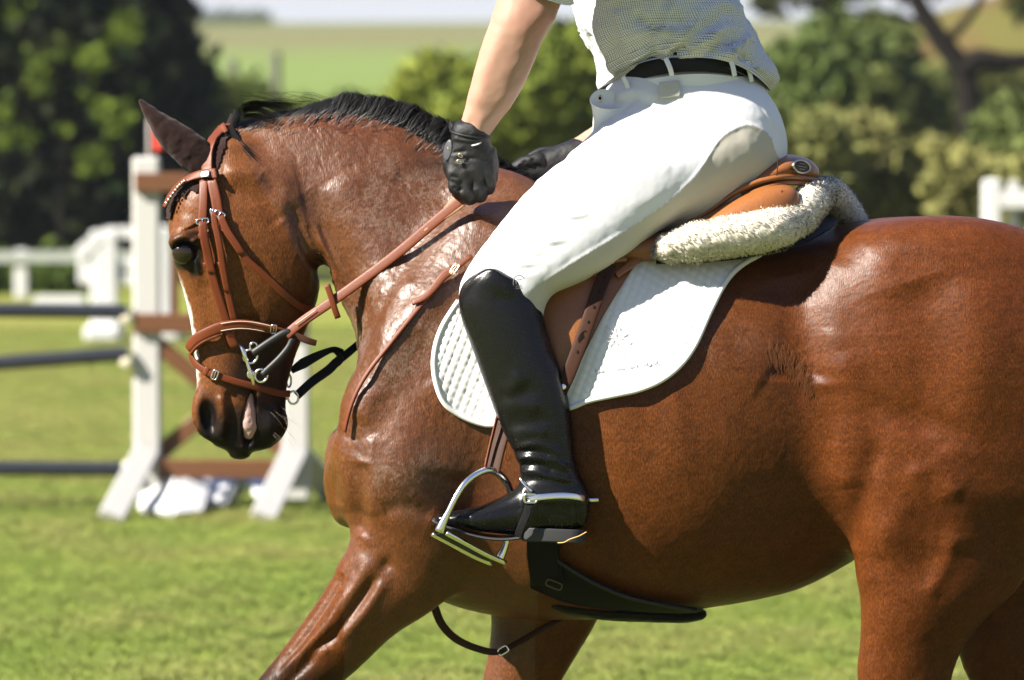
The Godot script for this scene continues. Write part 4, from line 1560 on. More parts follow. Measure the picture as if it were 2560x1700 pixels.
func build_saddle():
	var sd := thing("saddle", "tan leather jumping saddle with raised cantle and oval badge", "saddle", P(1600, 640, 0))
	# seat: from the pommel up to the cantle
	var f := Field.new([P(1280, 0).x, 0.006, P(2080, 0).x], [P(0, 720).y, 0.005, P(0, 370).y], [-0.22, 0.006, 0.22])
	f.loft([S(1360, 560, 1350, 640, 60), S(1450, 560, 1450, 650, 120), S(1600, 560, 1610, 640, 150), S(1735, 532, 1722, 578, 165), S(1778, 486, 1776, 545, 175), S(1822, 456, 1826, 516, 180), S(1872, 424, 1882, 490, 182), S(1933, 391, 1945, 462, 172), S(1975, 386, 1985, 455, 150), S(2020, 397, 2020, 456, 112), S(2044, 418, 2042, 454, 70)], 0.01, 0.5, 0.0, 0.25)
	f.loft([S(1430, 500, 1560, 560, 150), S(1560, 480, 1640, 560, 165)], 0.03, 0.2)
	var m := field_mesh(f, 3)
	part("seat", mesh_of(m[0], m[1]), M.saddle, sd)
	# welts along the cantle's lower edge
	for w in [[[2046, 452, 74], [2020, 447, 112], [1985, 442, 152], [1945, 444, 178], [1884, 458, 190], [1830, 486, 190], [1780, 522, 188], [1722, 556, 182]], [[2040, 462, 76], [2016, 460, 112], [1982, 456, 150], [1945, 460, 176], [1885, 480, 188], [1830, 512, 190], [1765, 552, 188], [1716, 572, 184]]]:
		var c: Array = []
		for q in w:
			c.append(P(q[0], q[1], q[2]))
		part("welt", tube_mesh(even_list(c, 40), 0.0058, 8), M.saddle, sd)
	part("seam", tube_mesh(even_list([P(1945, 394, 176), P(1944, 420, 182), P(1940, 446, 182)], 12), 0.0012, 5), M.dark_leather, sd)
	# the badge on the cantle
	var c := P(2001, 417, 150)
	var nrm := Vector3(0.62, 0.1, 0.8).normalized()
	var u := Vector3(0.8, -0.12, -0.6).normalized()
	var badge := part("badge", join([disc_mesh(c, nrm, u, 27 / PX, 15 / PX, 0.004)]), mat(Color(0.06, 0.05, 0.04), 0.35, 0.5, 0.8), sd)
	part("rim", ring_mesh(c + nrm * 0.004, nrm, u, 27 / PX, 15 / PX, 0.002), mat(Color(0.45, 0.43, 0.4), 0.3, 0.5, 1.0), badge)
	var bars: Array = []
	for k in 3:
		bars.append(tube_mesh(PackedVector3Array([c + nrm * 0.0055 + Vector3(0, (k - 1) * 0.0055, 0) - u * (0.011 if k == 1 else 0.007), c + nrm * 0.0055 + Vector3(0, (k - 1) * 0.0055, 0) + u * (0.011 if k == 1 else 0.007)]), 0.0009, 5))
	part("relief_bar", join(bars), mat(Color(0.3, 0.28, 0.25), 0.35, 0.5, 1.0), badge)
	# panels
	for s in [1.0, -1.0]:
		var g := Field.new([P(1480, 0).x, 0.005, P(1990, 0).x], [P(0, 680).y, 0.005, P(0, 440).y], [-0.1 + s * 0.17, 0.006, 0.1 + s * 0.17] )
		g.loft([S(1560, 600, 1560, 660, 40, 215 * s), S(1640, 585, 1650, 650, 55, 210 * s), S(1738, 551, 1740, 640, 62, 200 * s), S(1830, 500, 1835, 610, 66, 190 * s), S(1905, 468, 1910, 585, 66, 178 * s), S(1955, 460, 1962, 560, 58, 160 * s), S(1974, 470, 1976, 540, 40, 150 * s)], 0.01, 0.35, 0.0, 0.4)
		var pm := field_mesh(g, 3)
		part("panel", mesh_of(pm[0], pm[1]), M.saddle, sd)
	part("seam", tube_mesh(even_list([P(1955, 476, 216), P(1945, 500, 225), P(1915, 535, 235), P(1880, 560, 246)], 14), 0.0011, 5), M.dark_leather, sd)
	# flaps
	var flat := func(_x: float, _y: float) -> float: return 0.0
	var roll := func(x: float, y: float) -> float: return 0.014 * exp(-pow((x - 1435.0 + (y - 780.0) * 0.18) / 62.0, 2.0) - pow((y - 775.0) / 120.0, 2.0))
	for mi in [false, true]:
		part("flap", laid_sheet([[1236, 740], [1262, 650], [1340, 600], [1450, 590], [1560, 596], [1620, 612]], [[1236, 740], [1222, 820], [1232, 910], [1262, 990], [1330, 1020], [1390, 990], [1434, 940], [1470, 865], [1508, 790], [1566, 696], [1620, 612]], 60, 40, 0.022, 0.010, roll, mi), M.saddle, sd)
	part("flap_edge", laid_strap([[1628, 604], [1600, 640], [1570, 668], [1540, 690]], [26, 24, 20, 16], 0.006, 0.027, 0.46), M.saddle, sd)
	part("keeper", laid_strap([[1484, 690], [1494, 668], [1515, 656], [1540, 652], [1566, 650]], 11, 0.006, 0.041, 0.46), M.saddle, sd)

func disc_mesh(c: Vector3, n: Vector3, u: Vector3, ra: float, rb: float, high: float) -> ArrayMesh:
	var v := n.cross(u).normalized()
	var V := PackedVector3Array([c + n * high])
	var I := PackedInt32Array()
	var k := 28
	for ring in 3:
		var s: float = [0.8, 1.0, 1.0][ring]
		var h: float = [high * 0.95, high * 0.5, -high][ring]
		for i in k:
			var t := TAU * i / k
			V.append(c + (u * cos(t) * ra + v * sin(t) * rb) * s + n * h)
	for i in k:
		var j := (i + 1) % k
		I.append_array([0, 1 + j, 1 + i])
		for ring in 2:
			var a := 1 + ring * k
			I.append_array([a + i, a + j, a + k + i, a + j, a + k + j, a + k + i])
	return mesh_of(V, I)

func build_stirrup():
	var s := thing("stirrup", "steel stirrup iron on brown leather under the rider's boot", "stirrup", P(1170, 1340, 400))
	var lt := part("stirrup_leather", free_strap([P(1300, 820, 304), P(1285, 940, 316), P(1262, 1060, 326), P(1246, 1120, 336), P(1232, 1180, 348)], 40, 0.004, Vector3(-0.5, 0.1, 0.85), 20), M.dark_leather, s)
	part("leather_edge", free_strap([P(1262, 980, 330), P(1244, 1045, 336), P(1228, 1110, 344), P(1214, 1172, 354)], 5, 0.006, Vector3(-0.5, 0.1, 0.85), 20), M.leather, lt)
	var tail := part("leather_tail", laid_strap([[1524, 660], [1506, 700], [1484, 765], [1462, 830], [1440, 890], [1418, 945], [1402, 990]], [34, 34, 34, 34, 34, 33, 24], 0.0045, 0.037, 0.48, 20), M.dark_leather, s)
	for k in 6:
		var t := k / 5.0
		var h := disc_mesh(on(lerpf(1512, 1444, t), lerpf(692, 880, t), 0.0422, 0.48), H.gradient(on(lerpf(1512, 1444, t), lerpf(692, 880, t), 0.0422, 0.48), 0.02), Vector3.RIGHT, 3.2 / PX, 4.2 / PX, 0.0004)
		part("hole", h, M.black_leather, tail)
	var rv := on(1408, 967, 0.0435, 0.48)
	part("rivet", disc_mesh(rv, H.gradient(rv, 0.02), Vector3.RIGHT, 7.5 / PX, 7.5 / PX, 0.002), M.steel, tail)
	# the iron: an arch and a tread
	var arch := [P(1098, 1330, 414), P(1108, 1306, 414), P(1121, 1280, 413), P(1138, 1246, 409), P(1158, 1214, 400), P(1184, 1190, 386), P(1214, 1176, 368), P(1240, 1180, 346), P(1262, 1200, 322), P(1276, 1230, 302), P(1280, 1290, 288), P(1268, 1350, 284), P(1246, 1404, 286)]
	var ar := even_list(arch, 60)
	var rr: Array = []
	for i in 60:
		var t := i / 59.0
		rr.append(0.0062 + 0.004 * (smoothstep(0.12, 0.0, t) + smoothstep(0.88, 1.0, t)) + 0.002 * exp(-pow((t - 0.5) * 6, 2)))
	part("iron", tube_mesh(ar, rr, 12), M.steel, s)
	var tr: Array = []
	for k in 2:
		var o := Vector3(0.014, 0.002, 0.01) * (k * 2 - 1)
		tr.append(tube_mesh(even_list([P(1098, 1334, 410) + o, P(1140, 1356, 380) + o, P(1200, 1388, 329) + o, P(1246, 1408, 288) + o], 20), 0.0055, 8, false, 0.8))
	part("tread", join(tr), M.steel, s)
	part("tread_rubber", strap_mesh(even_list([P(1104, 1334, 408), P(1150, 1358, 372), P(1240, 1402, 292)], 12), PackedVector3Array([Vector3(-0.35, 0.9, 0), Vector3(-0.35, 0.9, 0), Vector3(-0.35, 0.9, 0), Vector3(-0.35, 0.9, 0), Vector3(-0.35, 0.9, 0), Vector3(-0.35, 0.9, 0), Vector3(-0.35, 0.9, 0), Vector3(-0.35, 0.9, 0), Vector3(-0.35, 0.9, 0), Vector3(-0.35, 0.9, 0), Vector3(-0.35, 0.9, 0), Vector3(-0.35, 0.9, 0)]), 0.026, 0.004), M.rubber, s)

func build_girth():
	var g := thing("girth", "black stud guard girth under the horse's belly", "girth", P(1500, 1490, 0))
	# the strap from the flap down, and the wide guard along the belly
	part("strap", laid_strap([[1330, 1000], [1345, 1120], [1355, 1250], [1360, 1390], [1370, 1460]], 80, 0.008, 0.012), M.black_leather, g)
	var none := func(_x: float, _y: float) -> float: return 0.0
	for mi in [false, true]:
		part("guard", laid_sheet([[1322, 1372], [1362, 1378], [1402, 1406], [1450, 1437], [1497, 1463], [1574, 1493], [1660, 1510], [1757, 1522]], [[1326, 1470], [1370, 1490], [1420, 1508], [1505, 1522], [1580, 1530], [1660, 1534], [1720, 1534], [1757, 1528]], 70, 16, 0.012, 0.012, none, mi), M.black_leather, g)
	var f := Field.new([P(1300, 0).x, 0.006, P(1790, 0).x], [P(0, 1590).y, 0.006, P(0, 1420).y], [-0.24, 0.008, 0.24])
	f.loft([S(1345, 1430, 1335, 1500, 150), S(1400, 1470, 1396, 1524, 160), S(1500, 1490, 1500, 1543, 150), S(1600, 1500, 1600, 1549, 135), S(1680, 1510, 1676, 1553, 110), S(1725, 1518, 1720, 1553, 84), S(1765, 1526, 1760, 1545, 46)], 0.008, 0.45, 0.0, 0.3)
	var m := field_mesh(f, 2, null, 0.0015, 30)
	part("guard_base", mesh_of(m[0], m[1]), M.black_leather, g)
	part("rim", laid_strap([[1370, 1376], [1402, 1404], [1450, 1434], [1497, 1460], [1574, 1490], [1660, 1508], [1740, 1522]], 9, 0.007, 0.012, 0.42), M.rubber, g)
	part("buckle", ring_mesh(on(1385, 1462, 0.022), Vector3(0, -0.3, 1), Vector3(0.9, -0.35, 0).normalized(), 20 / PX, 9 / PX, 0.0014, 0.8), mat(Color(0.12, 0.1, 0.07), 0.45, 0.5, 1.0), g)
var rider: Node3D

static func tri_grid(nu: int, nv: int, wrap_v: bool) -> PackedInt32Array:   # (nu + 1) rows of nv (wrapped) or nv + 1 points
	var I := PackedInt32Array()
	var w := nv if wrap_v else nv + 1
	for i in nu:
		for j in nv:
			var a := i * w + j
			var b := i * w + (j + 1) % w
			I.append_array([a, b, a + w, b, b + w, a + w])
	return I

# A sleeve of cloth round stations [front edge, back edge, half width, rise of the near and far sides]; returns [vertices, indices, uv]
static func sleeve(st: Array, nu: int, nv: int) -> Array:
	var aa: Array = []
	var bb: Array = []
	var hh: Array = []
	for s in st:
		aa.append(s[0])
		bb.append(s[1])
		hh.append(Vector3(s[2], s[3], 0))
	var A := even_list(aa, nu + 1)
	var B := even_list(bb, nu + 1)
	var Hh := smooth_list(hh, 8)
	var V := PackedVector3Array()
	var UV := PackedVector2Array()
	var along := 0.0
	for i in nu + 1:
		var c := (A[i] + B[i]) / 2
		var c0 := (A[maxi(i - 1, 0)] + B[maxi(i - 1, 0)]) / 2
		var c1 := (A[mini(i + 1, nu)] + B[mini(i + 1, nu)]) / 2
		var u := (A[i] - B[i]).normalized()
		var ra := A[i].distance_to(B[i]) / 2
		var tan := (c1 - c0).normalized()
		var v := tan.cross(u).normalized()
		if v.z < 0:
			v = -v
		var h := Hh[int(float(i) / nu * (Hh.size() - 1))]
		if i:
			along += c.distance_to((A[i - 1] + B[i - 1]) / 2)
		var round_ := PI * (ra + h.x)
		for j in nv:
			var t := TAU * j / nv
			V.append(c + u * cos(t) * ra + v * sin(t) * h.x + tan * h.y * sin(t) * sin(t))
			UV.append(Vector2(float(j) / nv * 0.74, along))
	return [V, tri_grid(nu, nv, true), UV]

func check_cloth() -> StandardMaterial3D:
	# shirt cloth: fine dark and blue lines, crossing, on white
	var im := Image.create(64, 64, false, Image.FORMAT_RGB8)
	for y in 64:
		for x in 64:
			var c := Color(0.93, 0.93, 0.92)
			for ax in 2:
				var q := (x if ax == 0 else y) % 32
				var line := q % 16 < 5
				if line:
					var ink := Color(0.22, 0.28, 0.46) if q < 16 else Color(0.17, 0.17, 0.19)
					c = c.lerp(ink, 0.44)
			im.set_pixel(x, y, c)
	var m := StandardMaterial3D.new()
	m.albedo_texture = ImageTexture.create_from_image(im)
	m.albedo_color = Color(0.93, 0.925, 0.91)
	m.uv1_scale = Vector3(1.0 / 0.0128, 1.0 / 0.0128, 1)
	m.roughness = 0.85
	m.metallic_specular = 0.2
	m.cull_mode = BaseMaterial3D.CULL_DISABLED
	m.backlight_enabled = true
	m.backlight = Color(0.25, 0.25, 0.25)
	return m

func skin_field() -> Field:
	var f := Field.new([P(1040, 0).x, 0.0055, P(1900, 0).x], [P(0, 520).y, 0.0055, P(0, -1060).y], [-0.34, 0.008, 0.42])
	# near arm
	f.loft([S(1500, -390, 1650, -280, 70, 255), S(1420, -270, 1560, -170, 66, 276), S(1330, -150, 1480, -60, 62, 284), S(1268, -60, 1408, 0, 58, 276), S(1252, -10, 1385, 30, 58, 273), S(1238, 30, 1372, 62, 60, 270)], 0.02)
	f.loft([S(1252, -20, 1392, 14, 56, 273), S(1238, 25, 1374, 50, 60, 271), S(1215, 85, 1360, 80, 61, 266), S(1188, 170, 1340, 145, 56, 256), S(1168, 250, 1296, 238, 46, 244), S(1150, 310, 1248, 305, 36, 230), S(1142, 345, 1222, 345, 32, 222), S(1142, 380, 1222, 380, 32, 216)], 0.015)
	# far arm
	f.loft([S(1560, -380, 1680, -280, 70, -250), S(1560, -200, 1690, -150, 62, -280), S(1600, 0, 1720, 10, 58, -300), S(1610, 90, 1720, 150, 56, -290), S(1560, 235, 1640, 300, 48, -240), S(1492, 306, 1540, 350, 36, -180), S(1420, 355, 1450, 395, 32, -140), S(1390, 372, 1424, 412, 32, -130)], 0.02)
	# neck and head
	f.loft([S(1440, -440, 1600, -400, 80, 0), S(1420, -520, 1540, -490, 62, 0), S(1395, -580, 1525, -560, 60, 0)], 0.03)
	f.loft([S(1300, -585, 1400, -545, 40, 0), S(1290, -640, 1470, -560, 72, 0), S(1310, -700, 1540, -620, 84, 0), S(1345, -770, 1560, -700, 86, 0), S(1400, -820, 1550, -760, 70, 0)], 0.025, 0.0, 0.0, 0.6)
	f.ball(P(1288, -668, 0), Vector3(16, 34, 16) / PX, 0.015, false, -0.35)
	f.ball(P(1440, -660, 84), Vector3(20, 34, 10) / PX, 0.006)
	f.ball(P(1440, -660, -84), Vector3(20, 34, 10) / PX, 0.006)
	return f

func breeches_field() -> Field:
	var f := Field.new([P(1120, 0).x, 0.0042, P(2010, 0).x], [P(0, 900).y, 0.0048, P(0, 60).y], [-0.38, 0.012, 0.0, 0.005, 0.40])
	f.loft([S(1560, 110, 1850, 80, 140), S(1522, 222, 1880, 172, 168), S(1492, 270, 1912, 222, 182), S(1486, 330, 1945, 300, 200), S(1500, 400, 1966, 370, 205), S(1530, 470, 1950, 460, 185)], 0.03, 0.15)
	for s in [1.0, -1.0]:
		f.loft([S(1512, 268, 1935, 330, 110, 95 * s), S(1494, 318, 1900, 440, 112, 130 * s), S(1424, 388, 1745, 515, 108, 200 * s), S(1338, 458, 1628, 590, 98, 244 * s), S(1268, 538, 1532, 660, 88, 282 * s), S(1206, 617, 1446, 708, 78, 308 * s), S(1164, 680, 1385, 735, 70, 322 * s), S(1147, 735, 1362, 772, 64, 330 * s), S(1162, 800, 1358, 820, 56, 332 * s), S(1185, 870, 1362, 870, 54, 332 * s)], 0.05, 0.1)
	return f

func boot_field(z: float) -> Field:
	var f := Field.new([P(1060, 0).x, 0.0038, P(1490, 0).x], [P(0, 1375).y, 0.0042, P(0, 640).y], [(z - 120) / PX, 0.0042, (z + 130) / PX])
	f.loft([S(1206, 672, 1264, 677, 66, z - 4), S(1168, 694, 1310, 704, 75, z - 3), S(1149, 728, 1342, 740, 74, z - 2), S(1150, 785, 1352, 778, 74, z), S(1184, 880, 1378, 868, 74, z + 2), S(1216, 970, 1410, 950, 70, z + 4), S(1246, 1050, 1427, 1030, 64, z + 6), S(1274, 1110, 1432, 1092, 59, z + 8), S(1296, 1160, 1440, 1152, 54, z + 8), S(1304, 1205, 1455, 1205, 50, z + 8), S(1306, 1250, 1460, 1255, 48, z + 8)], 0.02, 0.1, 0.0, 0.12)
	f.loft([S(1432, 1212, 1438, 1322, 38, z + 8), S(1412, 1190, 1420, 1332, 49, z + 8), S(1330, 1200, 1335, 1336, 50, z + 8), S(1270, 1234, 1275, 1336, 48, z + 10), S(1205, 1263, 1210, 1330, 52, z + 14), S(1145, 1276, 1150, 1316, 48, z + 16), S(1098, 1285, 1104, 1306, 32, z + 16)], 0.018, 0.3)
	return f

func person_parts():
	rider = thing("person", "rider in checked shirt, white breeches, black gloves and tall black boots, hands on the neck", "person", P(1700, 560, 0))
	# skin
	var skm := mat(Color(0.52, 0.29, 0.20), 0.5, 0.4)
	skm.subsurf_scatter_enabled = true
	skm.subsurf_scatter_strength = 0.12
	skm.vertex_color_use_as_albedo = true
	skm.albedo_color = Color.WHITE
	grain(skm, 60, Vector3(30, 30, 30), 0.88, 0.02, 0.05)
	var ar := Relief.new()
	ar.stroke([[1368, 38]], 26, 8, 330)
	ar.stroke([[1330, 70], [1290, 180], [1245, 280]], 24, 2, 300)
	ar.stroke([[1290, 90], [1255, 190], [1210, 300]], 30, -1.5, 300)
	ar.stroke([[1245, 60], [1215, 170], [1185, 270]], 22, 4, 300)
	ar.stroke([[1205, 290], [1195, 345]], 10, 3, 240)
	ar.stroke([[1175, 300], [1170, 345]], 7, -2.5, 240)
	var m := field_mesh(skin_field(), 3, ar, 0.0012, 25, 0.05)
	var V: PackedVector3Array = m[0]
	var C := PackedColorArray()
	var sn := noise(61, 22, 4)
	for p in V:
		var t := trace(p)
		var c := Vector3(0.35, 0.208, 0.15)
		c = c.lerp(Vector3(0.35, 0.163, 0.118), clampf(blob(t.x, t.y, 1345, 60, 60, 60) * 0.7 + 0.35 * sn.get_noise_3d(p.x, p.y, p.z) + 0.1, 0, 1))
		if t.y < -400:
			var brow := blob(t.x, t.y, 1330, -722, 30, 9) * float(absf(p.z) > 0.012)
			c = c.lerp(Vector3(0.05, 0.03, 0.02), clampf(brow * 1.5, 0, 1))
			c = c.lerp(Vector3(0.45, 0.16, 0.13), clampf(blob(t.x, t.y, 1300, -612, 22, 9) * 1.5, 0, 1))
		C.append(Color(c.x, c.y, c.z))
	part("body", mesh_of(V, m[1], null, C), skm, rider)
	for s in [-1, 1]:
		var e := SphereMesh.new()
		e.radius = 0.012
		e.height = 0.024
		part("eye", e, mat(Color(0.08, 0.06, 0.05), 0.1), rider).position += P(1318, -690, 36 * s)
	helmet()
	shirt()
	breeches()
	boots()
	gloves()

func helmet():
	var f := Field.new([P(1230, 0).x, 0.007, P(1600, 0).x], [P(0, -640).y, 0.007, P(0, -880).y], [-0.12, 0.008, 0.12])
	f.loft([S(1330, -725, 1580, -655, 100), S(1345, -790, 1575, -715, 100), S(1400, -840, 1540, -790, 72)], 0.01, 0.0, 0.0, 0.5)
	f.ball(P(1318, -738, 0), Vector3(60, 9, 62) / PX, 0.012, false, 0.25)
	var m := field_mesh(f, 3)
	part("helmet", mesh_of(m[0], m[1]), M.black_leather, rider)

func shirt():
	var cloth := check_cloth()
	var folds := Relief.new()
	folds.stroke([[1655, 148], [1700, 90], [1790, 30]], 12, 7, 200)
	folds.stroke([[1600, 150], [1560, 90], [1545, 20]], 14, 6, 200)
	folds.stroke([[1635, 140], [1625, 90], [1660, 30], [1690, -40]], 12, -8, 200)
	folds.stroke([[1700, 150], [1760, 100], [1830, 60]], 14, 9, 200)
	folds.stroke([[1760, 148], [1810, 110], [1860, 100]], 12, -7, 200)
	folds.stroke([[1820, 145], [1850, 110], [1880, 95]], 12, 9, 170)
	folds.stroke([[1850, 150], [1880, 150], [1900, 200]], 14, -12, 150)
	folds.stroke([[1565, 165], [1610, 130], [1680, 120]], 12, 6, 200)
	folds.stroke([[1540, 180], [1520, 120], [1500, 60]], 14, 8, 180)
	folds.stroke([[1515, 200], [1500, 140], [1470, 80]], 11, -7, 150)
	folds.stroke([[1730, 40], [1800, 10], [1860, 30]], 18, 8, 200)
	folds.stroke([[1580, 40], [1640, 60], [1720, 50]], 20, -8, 200)
	folds.stroke([[1720, 120], [1690, 130], [1650, 135]], 10, -6, 200)
	var sh := sleeve([[P(1495, 224), P(1925, 228), 194 / PX, 0.068], [P(1490, 200), P(1948, 200), 212 / PX, 0.054], [P(1486, 150), P(1926, 148), 212 / PX, 0.022], [P(1452, 88), P(1888, 86), 205 / PX, 0.008], [P(1432, 15), P(1850, 8), 200 / PX, 0], [P(1408, -120), P(1835, -110), 205 / PX, 0], [P(1385, -250), P(1810, -250), 215 / PX, 0], [P(1380, -340), P(1770, -370), 225 / PX, 0], [P(1400, -410), P(1690, -430), 160 / PX, 0], [P(1430, -450), P(1590, -450), 75 / PX, 0]], 190, 220)
	var V: PackedVector3Array = sh[0]
	var N := normals_of(V, sh[1])
	var n := noise(63, 9, 3)
	for i in V.size():
		var p := V[i]
		var d := n.get_noise_3d(p.x, p.y, p.z) * 0.008 + 0.004 * n.get_noise_3d(p.x * 3.1, p.y * 3.1, p.z * 3.1)
		if p.z > 0.03:
			d += folds.at(p.x, p.y) * 1.6
		var ring := float(i / 220) / 190.0
		V[i] = p - N[i] * d * (-1.0 if (N[i].z < 0) == (p.z < 0) else 1.0) * smoothstep(0.0, 0.02, ring)
	part("shirt", mesh_of(V, sh[1], null, null, sh[2]), cloth, rider)
	# the hem turns under
	var hem := sleeve([[P(1495, 224), P(1925, 228), 194 / PX, 0.068], [P(1515, 205), P(1895, 205), 160 / PX, 0.048], [P(1530, 150), P(1875, 130), 150 / PX, 0.04]], 12, 120)
	part("hem", mesh_of(hem[0], hem[1], null, null, hem[2]), cloth, rider)
	# short sleeves
	var sl := sleeve([[P(1232, -88, 276), P(1434, 10, 276), 80 / PX, 0.0], [P(1250, -120, 284), P(1446, -30, 284), 84 / PX, 0], [P(1330, -220, 292), P(1530, -100, 292), 90 / PX, 0], [P(1410, -330, 280), P(1650, -190, 280), 98 / PX, 0], [P(1470, -410, 240), P(1720, -270, 240), 100 / PX, 0], [P(1520, -430, 150), P(1740, -300, 150), 90 / PX, 0]], 60, 80)
	V = sl[0]
	N = normals_of(V, sl[1])
	for i in V.size():
		V[i] += N[i] * n.get_noise_3d(V[i].x * 1.7, V[i].y * 1.7, V[i].z * 1.7) * 0.006
	part("sleeve", mesh_of(V, sl[1], null, null, sl[2]), cloth, rider)
	var fr := sleeve([[P(1560, 40, -300), P(1760, 60, -300), 84 / PX, 0.0], [P(1540, -100, -295), P(1740, -80, -295), 92 / PX, 0], [P(1540, -250, -270), P(1720, -200, -270), 98 / PX, 0], [P(1540, -410, -200), P(1740, -300, -200), 98 / PX, 0]], 40, 60)
	part("sleeve", mesh_of(fr[0], fr[1], null, null, fr[2]), cloth, rider)

func breeches():
	var rl := Relief.new()
	# creases across the thigh and behind the knee
	for w in [[[1250, 575], [1330, 590], [1420, 580]], [[1235, 600], [1320, 620], [1420, 612]], [[1215, 640], [1290, 650], [1370, 640]], [[1195, 662], [1270, 675], [1350, 668]], [[1180, 690], [1230, 690], [1300, 700]], [[1300, 510], [1380, 525], [1460, 510]], [[1330, 470], [1420, 470], [1500, 455]], [[1400, 400], [1480, 395], [1570, 385]], [[1300, 540], [1400, 555], [1470, 548]]]:
		rl.stroke(w, 10, -3.2, 400)
		var up: Array = []
		for q in w:
			up.append([q[0] + 4, q[1] - 13])
		rl.stroke(up, 11, 3.0, 400)
	rl.stroke([[1560, 330], [1640, 350], [1740, 330]], 40, -4, 220)
	rl.stroke([[1480, 360], [1580, 400], [1680, 410]], 30, 3, 260)
	rl.stroke([[1640, 250], [1760, 262], [1860, 285]], 16, -2.5, 200)
	rl.stroke([[1700, 225], [1690, 300], [1640, 420]], 2.5, 1.6, 230)
	rl.stroke([[1880, 240], [1915, 290], [1940, 360]], 3, -1.5, 150)
	rl.stroke([[1520, 262], [1580, 250], [1640, 265]], 14, -5, 200)
	rl.stroke([[1540, 240], [1590, 225]], 9, 5, 200)
	rl.stroke([[1500, 330], [1550, 300], [1600, 295]], 16, 5, 230)
	rl.stroke([[1600, 230], [1560, 270], [1520, 320]], 9, -4, 220)
	# seams
	rl.stroke([[1490, 330], [1410, 410], [1330, 500], [1260, 590]], 3, -2, 320)
	rl.stroke([[1365, 700], [1440, 650], [1550, 585], [1660, 512], [1740, 440], [1800, 350], [1850, 318], [1885, 314], [1925, 340], [1945, 390]], 5, 2.5, 300)
	var m := field_mesh(breeches_field(), 3, rl, 0.0012, 18, 0.03)
	var V: PackedVector3Array = m[0]
	var C := PackedColorArray()
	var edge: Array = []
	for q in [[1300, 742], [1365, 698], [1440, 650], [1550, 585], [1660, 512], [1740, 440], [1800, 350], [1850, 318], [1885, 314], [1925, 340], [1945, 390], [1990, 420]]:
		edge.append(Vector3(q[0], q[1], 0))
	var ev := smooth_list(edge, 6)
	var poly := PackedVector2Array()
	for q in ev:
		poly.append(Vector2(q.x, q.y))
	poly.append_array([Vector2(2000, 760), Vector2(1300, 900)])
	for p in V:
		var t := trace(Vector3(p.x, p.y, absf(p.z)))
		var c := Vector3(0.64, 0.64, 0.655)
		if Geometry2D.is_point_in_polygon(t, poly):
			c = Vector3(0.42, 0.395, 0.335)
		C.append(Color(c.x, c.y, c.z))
	var bm := mat(Color.WHITE, 0.8, 0.25)
	bm.vertex_color_use_as_albedo = true
	bm.rim_enabled = true
	bm.rim = 0.3
	grain(bm, 64, Vector3(60, 60, 60), 0.95, 0.015, 0.08)
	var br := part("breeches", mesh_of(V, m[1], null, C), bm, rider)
	var plain := mat(Color(0.64, 0.64, 0.655), 0.8, 0.25)
	# belt: a band round the waist that shows above the breeches
	var belt := sleeve([[P(1516, 230), P(1894, 208), 190 / PX, 0.030], [P(1513, 212), P(1896, 192), 192 / PX, 0.032], [P(1510, 180), P(1898, 160), 180 / PX, 0.036]], 6, 160)
	var bmesh := mesh_of(belt[0], belt[1])
	part("belt", bmesh, mat(Color(0.008, 0.008, 0.009), 0.6, 0.3), rider)
	# waistband just below the belt
	var wb := sleeve([[P(1502, 268), P(1906, 246), 191 / PX, 0.028], [P(1506, 248), P(1900, 224), 192 / PX, 0.026], [P(1512, 232), P(1896, 208), 192 / PX, 0.026]], 6, 160)
	part("waistband", mesh_of(wb[0], wb[1]), plain, br)
	for l in [[1558, 192, 1572, 224, 150], [1664, 146, 1680, 188, 199], [1822, 140, 1836, 190, 168], [1864, 156, 1878, 204, 124]]:
		part("belt_loop", free_strap([P(l[0], l[1], l[4] + 6), P((l[0] + l[2]) / 2.0 + 2, (l[1] + l[3]) / 2.0, l[4] + 10), P(l[2], l[3], l[4] + 6)], 12, 0.003, Vector3((l[0] - 1690) / 300.0, 0, 1), 10), plain, br)
	# a square patch of sparkling cloth below the belt
	var pm := mat(Color(0.85, 0.83, 0.76), 0.45, 0.5)
	grain(pm, 66, Vector3(22, 22, 22), 0.55, 0.12, 0.08)
	var pc := PackedVector3Array()
	var pn := PackedVector3Array()
	for k in 8:
		var t := k / 7.0
		pc.append(P(lerpf(1649, 1700, t), lerpf(226, 221, t), 205 - 5 * t))
		pn.append(Vector3(0, 0.12, 1))
	part("emblem_patch", strap_mesh(pc, pn, 40 / PX, 0.003), pm, br)
	# the open tab of the waistband with its press stud
	var tab_top := [P(1560, 236, 128), P(1530, 228, 146), P(1500, 226, 158), P(1480, 240, 172), P(1478, 258, 182), P(1496, 270, 186), P(1522, 274, 180), P(1556, 272, 168)]
	var tab_low := [P(1568, 300, 136), P(1540, 300, 150), P(1510, 300, 160), P(1490, 310, 170), P(1488, 322, 178), P(1500, 326, 180), P(1524, 318, 176), P(1560, 296, 168)]
	var TT := even_list(tab_top, 40)
	var TL := even_list(tab_low, 40)
	var tv := PackedVector3Array()
	for k in 40:
		for j in 9:
			tv.append(TT[k].lerp(TL[k], j / 8.0))
	var ti := tri_grid(39, 8, false)
	var n0 := tv.size()
	for k in n0:
		tv.append(tv[k] + Vector3(0.0014, -0.001, -0.0022))
	var back := ti.duplicate()
	for k in back.size():
		back[k] += n0
	back.reverse()
	ti.append_array(back)
	part("waistband_tab", join([mesh_of(tv, ti), tube_mesh(TT, 0.0022, 6)]), plain, br)
	var floor_ := even_list([P(1554, 240, 132), P(1520, 246, 146), P(1500, 250, 152), P(1490, 262, 158)], 12)
	var fv := PackedVector3Array()
	for k in 12:
		fv.append(floor_[k] + Vector3(0, 0.012, 0))
		fv.append(floor_[k] + Vector3(0, -0.03, 0))
